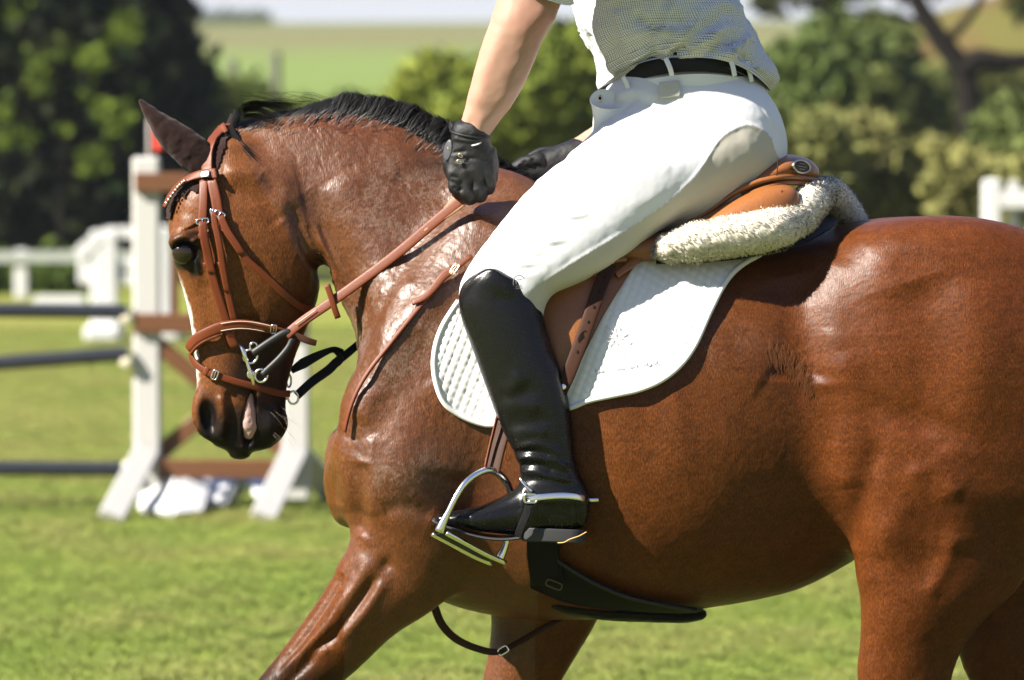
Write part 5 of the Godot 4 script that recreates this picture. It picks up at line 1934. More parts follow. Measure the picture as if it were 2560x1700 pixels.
	part("waistband_tab", mesh_of(fv, tri_grid(11, 1, false)), plain, br)
	var c := P(1500, 246, 160)
	var stud := part("press_stud", disc_mesh(c, Vector3(-0.1, 0.2, 1).normalized(), Vector3.RIGHT, 7 / PX, 9 / PX, 0.002), M.brass, br)
	part("socket", disc_mesh(c + Vector3(0, 0, 0.002), Vector3(-0.1, 0.2, 1).normalized(), Vector3.RIGHT, 3.5 / PX, 4.5 / PX, 0.001), M.black_leather, stud)

func boots():
	var rl := Relief.new()
	var z := 336.0
	for w in [[[[1290, 1118], [1340, 1108], [1380, 1122], [1400, 1140]], 8, 5], [[[1285, 1132], [1330, 1128], [1375, 1140]], 7, -6], [[[1290, 1150], [1330, 1140], [1385, 1150], [1420, 1175]], 8, 6], [[[1300, 1166], [1345, 1162], [1385, 1178]], 7, -7], [[[1300, 1180], [1340, 1180], [1390, 1195], [1430, 1200]], 8, 4], [[[1320, 1198], [1370, 1200], [1430, 1215]], 7, -4], [[[1280, 1090], [1320, 1075], [1370, 1080]], 18, 4], [[[1270, 1060], [1310, 1060], [1360, 1050]], 16, -3], [[[1255, 1020], [1300, 1010], [1350, 1015]], 20, 4], [[[1250, 990], [1290, 985], [1330, 975]], 18, -3], [[[1300, 930], [1290, 960], [1265, 985]], 20, 5],
		[[[1330, 730], [1280, 750], [1230, 748]], 16, -3], [[[1345, 760], [1372, 850], [1398, 940]], 6, 3], [[[1160, 735], [1190, 695], [1226, 676], [1270, 697], [1335, 722]], 5, 3],
		[[[1155, 1277], [1170, 1290], [1175, 1315]], 4, -3], [[[1210, 1285], [1260, 1278], [1305, 1272]], 3, -2.5], [[[1310, 1215], [1306, 1260], [1300, 1320]], 4, 2]]:
		rl.stroke(w[0], w[1], w[2], z + 50)
	var bmat := mat(Color(0.004, 0.004, 0.0043), 0.32, 0.36)
	bmat.clearcoat_enabled = true
	bmat.clearcoat = 0.08
	bmat.clearcoat_roughness = 0.25
	grain(bmat, 70, Vector3(24, 24, 24), 0.85, 0.02, 0.03, 0.75)
	var sole_mat := mat(Color(0.03, 0.03, 0.032), 0.6, 0.35)
	for side in [1.0, -1.0]:
		var f := boot_field(z)
		var m := field_mesh(f, 3, rl, 0.0007, 10)
		var V: PackedVector3Array = m[0]
		if side < 0:
			for i in V.size():
				V[i].z = -V[i].z
		var b := part("boot", mesh_of(V, m[1]), bmat, rider)
		# welt and heel
		var out_ := [[1084, 1296], [1098, 1304], [1150, 1322], [1210, 1338], [1262, 1342], [1304, 1338]]
		var wl: Array = []
		for q in out_:
			wl.append(P(q[0], q[1], (z + 14) * side))
		var ww := even_list(wl, 30)
		var NN := PackedVector3Array()
		var wd: Array = []
		for k in 30:
			NN.append(Vector3(-0.2, -1, 0))
			wd.append((60.0 + 52.0 * sin(minf(k / 29.0 * 2.4, 2.2))) / PX)
		part("sole", strap_mesh(ww, NN, wd, 0.005), sole_mat, b)
		var hp := PackedVector2Array()
		for k in 20:
			var t := TAU * k / 20
			hp.append(Vector2(cos(t), sin(t)))
		var hv := PackedVector3Array()
		for lv in 4:
			var yy: float = [1322, 1326, 1352, 1356][lv]
			var sc: float = [0.96, 1.0, 0.99, 0.95][lv]
			for q in hp:
				var sx := signf(q.x) * pow(absf(q.x), 0.55)
				var sz := signf(q.y) * pow(absf(q.y), 0.6)
				hv.append(P(1383 + 80 * sx * sc, yy + 3 * sx, (z + 8 + 47 * sz * sc) * side))
		var hi := tri_grid(3, 20, true)
		for k in range(1, 19):
			hi.append_array([60, 60 + k, 60 + k + 1])
		part("heel", mesh_of(hv, hi), sole_mat, b)
		# spur
		var sp: Array = []
		for q in [[1318, 1247, 60], [1350, 1243, 66], [1400, 1239, 64], [1440, 1242, 46], [1466, 1249, 8], [1440, 1246, -46], [1350, 1246, -60]]:
			sp.append(P(q[0], q[1], (z + 8 + q[2]) * side))
		var sc := even_list(sp, 40)
		var sn := PackedVector3Array()
		for k in 40:
			var mid := P(1380, 1245, (z + 8) * side)
			sn.append((sc[k] - mid).normalized())
		var spur := part("spur", strap_mesh(sc, sn, 15 / PX, 0.003), M.steel, b)
		part("neck", tube_mesh(PackedVector3Array([P(1462, 1249, (z + 10) * side), P(1480, 1250, (z + 10) * side), P(1496, 1249, (z + 10) * side)]), [0.0032, 0.0042, 0.0042], 10), M.steel, spur)
		part("buckle", ring_mesh(P(1326, 1246, (z + 74) * side), Vector3(-0.15, 0, side), Vector3.RIGHT, 15 / PX, 10 / PX, 0.0026, 0.9), M.steel, spur)
		var st := mat(Color(0.015, 0.015, 0.015), 0.8, 0.3)
		grain(st, 72, Vector3(120, 120, 120), 0.4, 0.15, 0.08)
		part("spur_strap", free_strap([P(1326, 1246, (z + 70) * side), P(1318, 1280, (z + 68) * side), P(1304, 1315, (z + 68) * side), P(1296, 1340, (z + 50) * side)], 19, 0.003, Vector3(-0.2, 0, side), 20), st, spur)
		if side > 0:
			# emblem at the top of the boot: an open ring round a small curl over a bar
			var ec := P(1298, 706, z + 90)
			var g: Array = []
			for arc in [[14.0, 17.0, 0.5, 3.6], [7.5, 8.0, 0.7, 5.6]]:
				var pts := PackedVector3Array()
				for k in 22:
					var a := lerpf(arc[2], arc[3], k / 21.0)
					pts.append(ec + Vector3(arc[0] * cos(a), arc[1] * sin(a), -0.0 - 3.0 * cos(a)) / PX)
				g.append(tube_mesh(pts, 0.0009, 5))
			g.append(tube_mesh(PackedVector3Array([ec + Vector3(-8, -11, 2) / PX, ec + Vector3(8, -11, -3) / PX]), 0.0009, 5))
			g.append(tube_mesh(PackedVector3Array([ec + Vector3(-8, -15, 2) / PX, ec + Vector3(8, -15, -3) / PX]), 0.0009, 5))
			part("emblem", join(g), mat(Color(0.10, 0.10, 0.105), 0.4), b)
			part("zip", tube_mesh(even_list([P(1300, 1196, z + 44), P(1312, 1212, z + 52), P(1330, 1228, z + 58)], 8), 0.0035, 6), M.steel, b)
	var straw := thing("straw", "dry straw stalk caught on the boot heel", "straw", P(1430, 1345, 440))
	part("stalk", tube_mesh(even_list([P(1394, 1357, 402), P(1410, 1356, 404), P(1425, 1348, 402), P(1448, 1340, 400), P(1466, 1330, 394)], 20), 0.0011, 6), mat(Color(0.5, 0.3, 0.1), 0.7), straw)

func finger(f: Field, joints: Array, r: Array):
	var st: Array = []
	var side := Vector3.ZERO
	for i in joints.size():
		var c: Vector3 = joints[i]
		var a: Vector3 = joints[maxi(i - 1, 0)]
		var b: Vector3 = joints[mini(i + 1, joints.size() - 1)]
		var tan := (b - a).normalized()
		var u := tan.cross(Vector3(0, 0, 1))
		if u.length() < 0.2:
			u = Vector3.RIGHT
		u = u.normalized()
		if u.dot(side) < 0:
			u = -u
		side = u
		st.append([c + u * r[i] / PX, c - u * r[i] / PX, r[i] / PX * 0.95])
	f.loft(st, 0.004, 0.0, 0.0, 0.9, false, 3)

func gloves():
	var gm := mat(Color(0.007, 0.007, 0.0078), 0.5, 0.4)
	grain(gm, 74, Vector3(50, 50, 50), 0.7, 0.04, 0.05)
	# near hand: a fist seen on its back, fingers closed round the rein
	var f := Field.new([P(1085, 0).x, 0.0026, P(1275, 0).x], [P(0, 535).y, 0.0026, P(0, 300).y], [0.05, 0.0028, 0.235])
	f.loft([S(1129, 330, 1222, 326, 40, 228), S(1128, 352, 1226, 350, 38, 224), S(1120, 385, 1232, 378, 36, 222), S(1118, 415, 1238, 405, 34, 222), S(1124, 436, 1240, 430, 32, 220)], 0.006, 0.25, 0.0, 0.8)
	var zk := 226.0
	for q in [[1136, 432, 1140, 470, 1150, 484, 18.5], [1162, 438, 1168, 484, 1176, 496, 19.5], [1190, 436, 1196, 476, 1200, 490, 19], [1219, 428, 1222, 456, 1222, 472, 17]]:
		var r: float = q[6]
		finger(f, [P(q[0], q[1] - 24, zk - 4), P(q[0], q[1], zk + 6), P((q[0] + q[2]) / 2.0, (q[1] + q[3]) / 2.0, zk + 6), P(q[2], q[3], zk + 2), P(q[4], q[5], zk - 28), P(q[4] + 4, q[5] - 24, zk - 58), P(q[4] + 6, q[5] - 44, zk - 50)], [r, r * 1.06, r * 0.96, r, r * 0.93, r * 0.86, r * 0.7])
	finger(f, [P(1132, 372, 200), P(1124, 405, 196), P(1132, 436, 190), P(1152, 462, 186), P(1172, 478, 186)], [17, 19, 18, 16, 12])      # thumb, along the inside of the fist
	f.loft([S(1228, 372, 1240, 380, 12, 214), S(1236, 400, 1246, 420, 14, 210), S(1226, 440, 1244, 452, 12, 208)], 0.01)
	var rl := Relief.new()
	for w in [[[1126, 440], [1146, 446]], [[1128, 454], [1150, 462]], [[1132, 468], [1152, 474]], [[1140, 400], [1180, 396], [1220, 402]], [[1130, 382], [1165, 378]], [[1150, 452], [1152, 478]], [[1179, 452], [1183, 484]], [[1206, 446], [1210, 476]]]:
		rl.stroke(w, 4.5, -3.5, 240)
	rl.stroke([[1130, 345], [1175, 352], [1222, 342]], 4, 3, 260)
	rl.stroke([[1160, 430]], 14, 4, 260)
	rl.stroke([[1190, 428]], 14, 4, 260)
	var m := field_mesh(f, 2, rl, 0.0012, 50)
	var g := part("glove", mesh_of(m[0], m[1]), gm, rider)
	part("cuff", ring_mesh(P(1176, 333, 226), Vector3(0.15, 1, 0.2).normalized(), Vector3(1, -0.15, 0).normalized(), 49 / PX, 42 / PX, 0.0026), gm, g)
	part("tab", disc_mesh(P(1120, 376, 236), Vector3(-0.55, 0.1, 0.8).normalized(), Vector3(0.2, 1, 0.1).normalized(), 27 / PX, 12 / PX, 0.002), mat(Color(0.03, 0.03, 0.035), 0.5), g)
	part("press_stud", disc_mesh(P(1122, 371, 242), Vector3(-0.5, 0.1, 0.85).normalized(), Vector3.RIGHT, 3.5 / PX, 3.5 / PX, 0.001), M.brass, g)
	part("cuff_strap", free_strap([P(1132, 322, 236), P(1126, 310, 215), P(1140, 312, 190)], 16, 0.003, Vector3(-0.8, 0, 0.6), 10), gm, g)
	part("label", free_strap([P(1179, 364, 262), P(1192, 361, 262), P(1203, 356, 259)], 3.5, 0.0006, Vector3(0, 0.1, 1), 8), mat(Color(0.5, 0.5, 0.48), 0.5), g)
	var gl: Array = []
	for k in 2:
		var c := P(1152.0 - k * 4, 388.0 + k * 16, 262)
		var pts := PackedVector3Array()
		for i in 12:
			var a := lerpf(0.7, 5.6, i / 11.0)
			pts.append(c + Vector3(6 * cos(a), 5 * sin(a), 0) / PX)
		gl.append(tube_mesh(pts, 0.0011, 5))
		gl.append(tube_mesh(PackedVector3Array([c, c + Vector3(5, 0, 0) / PX]), 0.001, 5))
	part("emblem", join(gl), M.brass, g)
	# far hand, thumb forward
	var h := Field.new([P(1215, 0).x, 0.003, P(1500, 0).x], [P(0, 540).y, 0.003, P(0, 320).y], [-0.21, 0.003, -0.02])
	h.loft([S(1428, 350, 1462, 412, 38, -140), S(1402, 358, 1438, 425, 38, -134), S(1352, 378, 1392, 458, 38, -128), S(1312, 392, 1346, 474, 36, -124), S(1292, 402, 1318, 480, 32, -122)], 0.008, 0.2, 0.0, 0.8)
	finger(h, [P(1345, 400, -100), P(1312, 408, -96), P(1282, 424, -96), P(1258, 436, -98), P(1246, 440, -100)], [20, 18, 16, 14, 10])
	for k in 4:
		var zz := -100.0 - 17 * k
		finger(h, [P(1315, 425 + k * 4, zz), P(1286, 440 + k * 5, zz), P(1272, 462 + k * 4, zz), P(1290, 486 + k * 2, zz), P(1312, 480, zz)], [16, 17, 16, 14, 12])
	var hr := Relief.new()
	for w in [[[1310, 400], [1322, 425]], [[1330, 396], [1340, 420]], [[1300, 410], [1306, 432]]]:
		hr.stroke(w, 5, -4, -90)
	var hm := field_mesh(h, 2, hr, 0.0015, 45)
	var g2 := part("glove", mesh_of(hm[0], hm[1]), gm, rider)
	part("knuckle_flap", tube_mesh(even_list([P(1324, 392, -124), P(1345, 379, -128), P(1368, 374, -132), P(1392, 376, -134)], 12), 0.007, 8), gm, g2)
var clump: ArrayMesh
var big_clump: ArrayMesh
var leaf_mat: StandardMaterial3D
var bark: StandardMaterial3D

static func ground_dist(y: float) -> float:     # distance of the flat ground seen at trace height y
	return EYE.y * FOCAL / maxf(y - 320.0, 1.0)

func leaf_clump(seed_: int, n: int, size: float, leaf: float) -> ArrayMesh:
	var rng := RandomNumberGenerator.new()
	rng.seed = seed_
	var V := PackedVector3Array()
	var N := PackedVector3Array()
	var I := PackedInt32Array()
	for k in n:
		var c := Vector3(rng.randfn(), rng.randfn(), rng.randfn()) * size * 0.42
		var d := (c.normalized() + Vector3(rng.randfn(), rng.randfn() - 0.2, rng.randfn()) * 0.7).normalized()
		var s := tangent_of(d, rng)
		var nn := d.cross(s)
		var l := leaf * rng.randf_range(0.7, 1.3)
		var a := V.size()
		V.append_array([c, c + d * l * 0.5 + s * l * 0.28 + nn * l * 0.06, c + d * l, c + d * l * 0.5 - s * l * 0.28 + nn * l * 0.06])
		var ln := (nn + c.normalized() * 0.4).normalized()
		for q in 4:
			N.append(ln)
		if (V[a + 2] - V[a]).cross(V[a + 1] - V[a]).dot(ln) > 0:
			I.append_array([a, a + 1, a + 2, a, a + 2, a + 3])
		else:
			I.append_array([a, a + 2, a + 1, a, a + 3, a + 2])
	return mesh_of(V, I, N)

func scatter(called: String, parent: Node3D, mesh: Mesh, places: Array, m: Material) -> MultiMeshInstance3D:
	var mm := MultiMesh.new()
	mm.transform_format = MultiMesh.TRANSFORM_3D
	mm.use_colors = true
	mm.mesh = mesh
	mm.instance_count = places.size()
	for i in places.size():
		mm.set_instance_transform(i, places[i][0])
		mm.set_instance_color(i, places[i][1])
	var o := MultiMeshInstance3D.new()
	o.name = called
	o.multimesh = mm
	o.material_override = m
	if parent != self:
		o.position = -parent.position
	parent.add_child(o, true)
	return o

static func leaves_mesh(one: ArrayMesh, places: Array) -> ArrayMesh:
	var a := one.surface_get_arrays(0)
	var v: PackedVector3Array = a[Mesh.ARRAY_VERTEX]
	var n: PackedVector3Array = a[Mesh.ARRAY_NORMAL]
	var ix: PackedInt32Array = a[Mesh.ARRAY_INDEX]
	var V := PackedVector3Array()
	var N := PackedVector3Array()
	var C := PackedColorArray()
	var I := PackedInt32Array()
	for q in places:
		var t: Transform3D = q[0]
		var c: Color = q[1]
		var n0 := V.size()
		V.append_array(t * v)
		N.append_array(Transform3D(t.basis.orthonormalized(), Vector3.ZERO) * n)
		for i in v.size():
			C.append(c)
		for i in ix:
			I.append(n0 + i)
	return mesh_of(V, I, N, C)

# A plant at a ground place: crown blobs [trace x, y, half width, half height, share] at one distance, stem below
func plant(called: String, label: String, category: String, group: String, dist: float, blobs: Array, tone: Color, tone2: Color, count: int, seed_: int, trunk: Array = [], scale_ := 1.0, leafy: ArrayMesh = null) -> Node3D:
	var rng := RandomNumberGenerator.new()
	rng.seed = seed_
	var k := FOCAL / dist
	var mid := PD(blobs[0][0], blobs[0][1], dist)
	var o := thing(called, label, category, Vector3(mid.x, ground_height(mid.x, mid.z), mid.z), group)
	var places: Array = []
	var n := noise(seed_, 0.5, 3)
	var total := 0.0
	for b in blobs:
		total += b[2] * b[3]
	for b in blobs:
		var c := PD(b[0], b[1], dist + (b[4] if b.size() > 4 else 0.0))
		var r := Vector3(b[2] / k, b[3] / k, maxf(0.5, minf(b[2], b[3]) / k))
		for i in int(1.5 * count * b[2] * b[3] / total):
			var d := Vector3(rng.randfn(), rng.randfn(), rng.randfn()).normalized()
			var rad := pow(rng.randf(), 0.38)
			var p := c + d * r * rad
			var lump := n.get_noise_3d(p.x * 1.5, p.y * 1.5, p.z * 1.5)
			if lump < -0.18 and rad > 0.5:
				continue
			p += d * r * lump * 0.35
			if p.y < 0.02:
				continue
			var s := rng.randf_range(0.7, 1.4) * scale_
			var t := Transform3D(Basis.from_euler(Vector3(rng.randf() * TAU, rng.randf() * TAU, rng.randf() * TAU)).scaled(Vector3.ONE * s), p)
			var c2 := tone.lerp(tone2, clampf(0.5 + lump * 1.3 + rng.randf_range(-0.3, 0.3), 0, 1))
			places.append([t, c2])
	var crown := part("crown" if trunk else "foliage", leaves_mesh(leafy if leafy else clump, places), leaf_mat, o)
	crown.set_meta("kind", "stuff")
	var stems := trunk
	if stems.is_empty():
		var base := o.position
		stems = [[[Vector3(base.x, base.y - 0.05, base.z), Vector3(base.x + 0.05, base.y + 0.35, base.z), Vector3(mid.x - 0.05, lerpf(base.y, mid.y, 0.9), mid.z)], 0.035]]
	for i in stems.size():
		var c: Array = stems[i][0]
		var r: float = stems[i][1]
		var rr: Array = []
		for j in 16:
			rr.append(r * (1.0 - 0.6 * j / 15.0))
		part("trunk" if i == 0 and trunk else "limb" if trunk else "stem", tube_mesh(even_list(c, 16), rr, 10), bark, o)
	return o

func ground_height(x: float, z: float) -> float:
	var d := EYE.z - z
	var h := 0.0
	# the hill behind
	h += 11.6 * smoothstep(95, 430, d + x * 0.15) 
	# a bank that rises on the right
	var b := smoothstep(3.2, 9.0, x) * smoothstep(42, 78, d)
	h += 4.2 * b * (1.0 - smoothstep(120, 260, d))
	return h

func build_ground():
	# one sheet: cells grow with distance
	var zs_ := PackedFloat32Array()
	var d := -14.0
	while d < 1600:
		zs_.append(d)
		d += 0.5 if d < 60 else 2.5 if d < 200 else 20.0
	var nx := 150
	var V := PackedVector3Array()
	var C := PackedColorArray()
	var n := noise(81, 0.35, 4)
	var n2 := noise(82, 2.2, 3)
	for i in zs_.size():
		var dist := zs_[i]
		var half := maxf(16.0, absf(dist) * 0.5 + 8.0)
		for j in nx + 1:
			var u := 2.0 * j / nx - 1.0
			var x := half * (u * 0.45 + 0.55 * u * u * u)
			var z := EYE.z - dist
			var h := ground_height(x, z)
			if dist < 60:
				h += n.get_noise_2d(x, z) * 0.012
			V.append(Vector3(x, h, z))
			var a := n.get_noise_2d(x, z)
			var b := n2.get_noise_2d(x, z)
			var c := Vector3(0.185, 0.245, 0.042).lerp(Vector3(0.25, 0.25, 0.07), clampf(0.38 + a * 1.1 + b * 0.5 + 0.35 * smoothstep(17, 24, dist), 0, 1))
			if dist > 90:
				var far := noise_band(dist + x * 0.1 + a * 4)
				c = c.lerp(far, smoothstep(90, 110, dist))
			elif x > 3.4 and dist > 40:
				c = c.lerp(Vector3(0.075, 0.062, 0.026), 0.75)
				c = c.lerp(Vector3(0.12, 0.07, 0.04), clampf(0.15 + b * 1.5 + a, 0, 0.7))
			C.append(Color(c.x, c.y, c.z))
	var gm := mat(Color.WHITE, 0.95, 0.1)
	gm.vertex_color_use_as_albedo = true
	gm.albedo_texture = noise_map(83, 0.02, Color(0.6, 0.6, 0.55), Color.WHITE, 512, 5)
	gm.uv1_triplanar = true
	gm.uv1_scale = Vector3(1.3, 1.3, 1.3)
	structure("ground", mesh_of(V, tri_grid(zs_.size() - 1, nx, false), null, C), gm)

static func noise_band(d: float) -> Vector3:
	var green := Vector3(0.175, 0.235, 0.065)
	var tan := Vector3(0.175, 0.17, 0.075)
	var olive := Vector3(0.145, 0.165, 0.06)
	var c := green
	c = c.lerp(tan, smoothstep(265, 300, d))
	c = c.lerp(olive, smoothstep(330, 370, d))
	return c

func build_grass():
	var rng := RandomNumberGenerator.new()
	rng.seed = 91
	# a tuft of bent blades
	var st := SurfaceTool.new()
	st.begin(Mesh.PRIMITIVE_TRIANGLES)
	for b in 14:
		var a := rng.randf() * TAU
		var root := Vector3(rng.randfn() * 0.025, -0.01, rng.randfn() * 0.025)
		var l := rng.randf_range(0.022, 0.05)
		var lean := Vector3(cos(a), 0, sin(a)) * rng.randf_range(0.3, 1.0)
		hair_ribbon(st, PackedVector3Array([root, root + (Vector3.UP + lean * 0.3) * l * 0.55, root + (Vector3.UP * 0.85 + lean) * l]), 0.0022, Vector3(-sin(a), 0, cos(a)), (Vector3.UP * 1.4 + lean * 0.5).normalized())
	var tuft := st.commit()
	var gm := mat(Color.WHITE, 0.6, 0.3)
	gm.vertex_color_use_as_albedo = true
	gm.backlight_enabled = true
	gm.backlight = Color(0.5, 0.5, 0.5)
	var places: Array = []
	var n := noise(92, 0.8, 3)
	for i in 130000:
		# thinner with distance
		var dist := 5.5 + 34.0 * pow(rng.randf(), 1.7)
		var half := dist * 0.14 + 1.8
		var x := rng.randf_range(-half, half)
		var z := EYE.z - dist
		var a := n.get_noise_2d(x, z)
		var s := rng.randf_range(0.6, 1.3) * (1.0 + 0.25 * a)
		var c := Color(0.175, 0.235, 0.042).lerp(Color(0.25, 0.25, 0.072), clampf(0.3 + a * 1.0 + rng.randf_range(-0.35, 0.35) + 0.25 * smoothstep(17, 24, dist), 0, 1))
		places.append([Transform3D(Basis(Vector3.UP, rng.randf() * TAU).scaled(Vector3.ONE * s), Vector3(x, ground_height(x, z), z)), c])
	var g := scatter("grass", self, tuft, places, gm)
	g.set_meta("kind", "stuff")
	g.set_meta("label", "short mown grass of the show ground")

func wood_mats() -> Array:
	var w := mat(Color(0.44, 0.43, 0.405), 0.6, 0.4)
	grain(w, 95, Vector3(3, 3, 3), 0.85, 0.05, 0.05)
	var b := mat(Color(0.17, 0.07, 0.028), 0.5, 0.4)
	grain(b, 97, Vector3(4, 1.2, 4), 0.6, 0.05, 0.05)
	return [w, b]

func build_jump():
	var wb := wood_mats()
	var white: Material = wb[0]
	var brown: Material = wb[1]
	var D := 20.5
	var k := FOCAL / D
	var at := func(x: float, y: float, dd := 0.0) -> Vector3: return PD(x, y, D + dd)
	var w := thing("jump_wing", "white and brown wooden jump wing with crossed braces behind the horse's head", "jump wing", Vector3(at.call(540, 1270).x, 0, at.call(540, 1270).z))
	var foot := func(x: float, y: float) -> Vector3:
		var p: Vector3 = at.call(x, y)
		return Vector3(p.x, 0.0, p.z)
	for x in [366.0, 738.0]:
		var top: Vector3 = at.call(x, 392.0)
		part("post", box_mesh(Vector3(68 / k, top.y - 0.05, 0.09), Transform3D(Basis(), Vector3(top.x, (top.y + 0.05) / 2, top.z)), 0.012), white, w)
	for y in [456.0, 808.0, 1172.0]:
		var a: Vector3 = at.call(336 if y < 1000 else 396, y, -0.06)
		var b: Vector3 = at.call(770 if y < 1000 else 742, y, -0.06)
		part("rail", beam(a, b, 48 / k, 0.035), brown, w)
	part("brace", beam(at.call(372, 842, -0.02), at.call(738, 1150, -0.02), 42 / k, 0.03), brown, w)
	part("brace", beam(at.call(392, 1138, 0.02), at.call(742, 850, 0.02), 42 / k, 0.03), brown, w)
	part("upright", beam(at.call(437, 478, 0.0), at.call(437, 786, 0.0), 20 / k, 0.03), brown, w)
	# splayed feet, towards the eye and away
	for f in [[368.0, -0.55, -64.0], [738.0, -0.55, -64.0], [738.0, 0.5, 90.0], [368.0, 0.5, 60.0]]:
		var p0: Vector3 = at.call(f[0], 1152.0)
		var p1: Vector3 = at.call(f[0] + f[2], 1276.0)
		p1 = Vector3(p1.x, 0.02, p0.z - f[1])
		part("foot", beam(p0 + Vector3(0, 0.05, -signf(f[1]) * 0.05), p1, 62 / k, 0.05), white, w)
	for y in [792.0, 902.0, 1172.0]:
		part("cup", disc_mesh(at.call(316, y, -0.07), Vector3(0.2, 0, 1).normalized(), Vector3.RIGHT, 17 / k, 19 / k, 0.02), mat(Color(0.5, 0.45, 0.34), 0.5), w)
	# poles
	var pm := mat(Color(0.012, 0.0135, 0.018), 0.35, 0.5)
	for i in 3:
		var y0: float = [779.0, 884.0, 1173.0][i]
		var y1: float = [776.0, 908.0, 1171.0][i]
		var a: Vector3 = at.call(318, y0, -0.06)
		var b: Vector3 = at.call(0, y1, -0.06)
		var far := a + (b - a) * (3.5 / (b - a).length())
		var p := thing("jump_pole", ["black round jump pole, topmost of the three on the wing", "black round jump pole that slopes down away from the wing, middle of three", "black round jump pole nearest the grass, lowest of the three"][i], "jump pole", (a + far) / 2, "poles of the jump")
		part("pole", tube_mesh(PackedVector3Array([a, a.lerp(far, 0.5), far]), 18.5 / k, 14), pm, p)
		part("end_cap", disc_mesh(a, Vector3(1, 0, 0), Vector3.UP, 17 / k, 17 / k, 0.004), white, p)
	# flag
	var fl := thing("flag", "small red flag on the jump wing's post behind the horse's ear", "flag", at.call(366, 392))
	part("stick", tube_mesh(PackedVector3Array([at.call(372, 396), at.call(372, 296)]), 0.007, 8), white, fl)
	var fv := PackedVector3Array()
	for i in 13:
		for j in 9:
			var q: Vector3 = at.call(372 + 44 * i / 12.0, 302 + 74 * j / 8.0, 0.02 * sin(i * 0.7))
			fv.append(q)
	var fi := tri_grid(12, 8, false)
	part("cloth", mesh_of(fv, fi), mat(Color(0.45, 0.04, 0.022), 0.8), fl)
	# white wedge blocks at the wing's foot
	var wm := mat(Color(0.56, 0.56, 0.56), 0.55, 0.35)
	var slab := func(q: Array, t: float) -> ArrayMesh:      # four corners, thickness
		var a: Vector3 = q[0]
		var b: Vector3 = q[1]
		var c: Vector3 = q[2]
		var d: Vector3 = q[3]
		var n := (b - a).cross(d - a).normalized() * t
		var V := PackedVector3Array([a, b, c, d, a - n, b - n, c - n, d - n])
		return mesh_flat(V, PackedInt32Array([0, 2, 1, 0, 3, 2, 4, 5, 6, 4, 6, 7, 0, 1, 5, 0, 5, 4, 1, 2, 6, 1, 6, 5, 2, 3, 7, 2, 7, 6, 3, 0, 4, 3, 4, 7]))
	var blocks := [
		["white plastic wedge block of two leaning boards, nearest the wing's left foot", [[[378, 1198, 0.2], [446, 1208, -0.1], [430, 1296, -0.45], [352, 1290, -0.2]], [[446, 1208, -0.1], [522, 1204, 0.1], [500, 1306, -0.3], [430, 1296, -0.45]]]],
		["white plastic wedge block in the middle between the wing's feet", [[[500, 1196, 0.25], [590, 1186, 0.35], [548, 1264, -0.1], [492, 1262, -0.1]], [[590, 1186, 0.35], [618, 1200, 0.5], [585, 1262, 0.45], [548, 1264, -0.1]]]],
		["white plastic wedge block beside the wing's right foot", [[[600, 1188, 0.3], [650, 1184, 0.4], [690, 1240, 0.2], [640, 1246, 0.1]], [[650, 1184, 0.4], [684, 1196, 0.6], [720, 1240, 0.5], [690, 1240, 0.2]]]]]
	for b in blocks:
		var first: Array = b[1][0][0]
		var base: Vector3 = at.call(first[0], first[1], first[2])
		var o := thing("wedge_block", b[0], "block", Vector3(base.x, 0, base.z), "white wedge blocks at the wing")
		for q in b[1]:
			var pts: Array = []
			for c in q:
				var p: Vector3 = at.call(c[0], c[1], c[2])
				p.y = maxf(p.y, 0.01)
				pts.append(p)
			part("board", slab.call(pts, 0.03), wm, o)

static func mesh_flat(V: PackedVector3Array, I: PackedInt32Array) -> ArrayMesh:
	var v := PackedVector3Array()
	var J := PackedInt32Array()
	for i in I:
		J.append(v.size())
		v.append(V[i])
	return mesh_of(v, J)

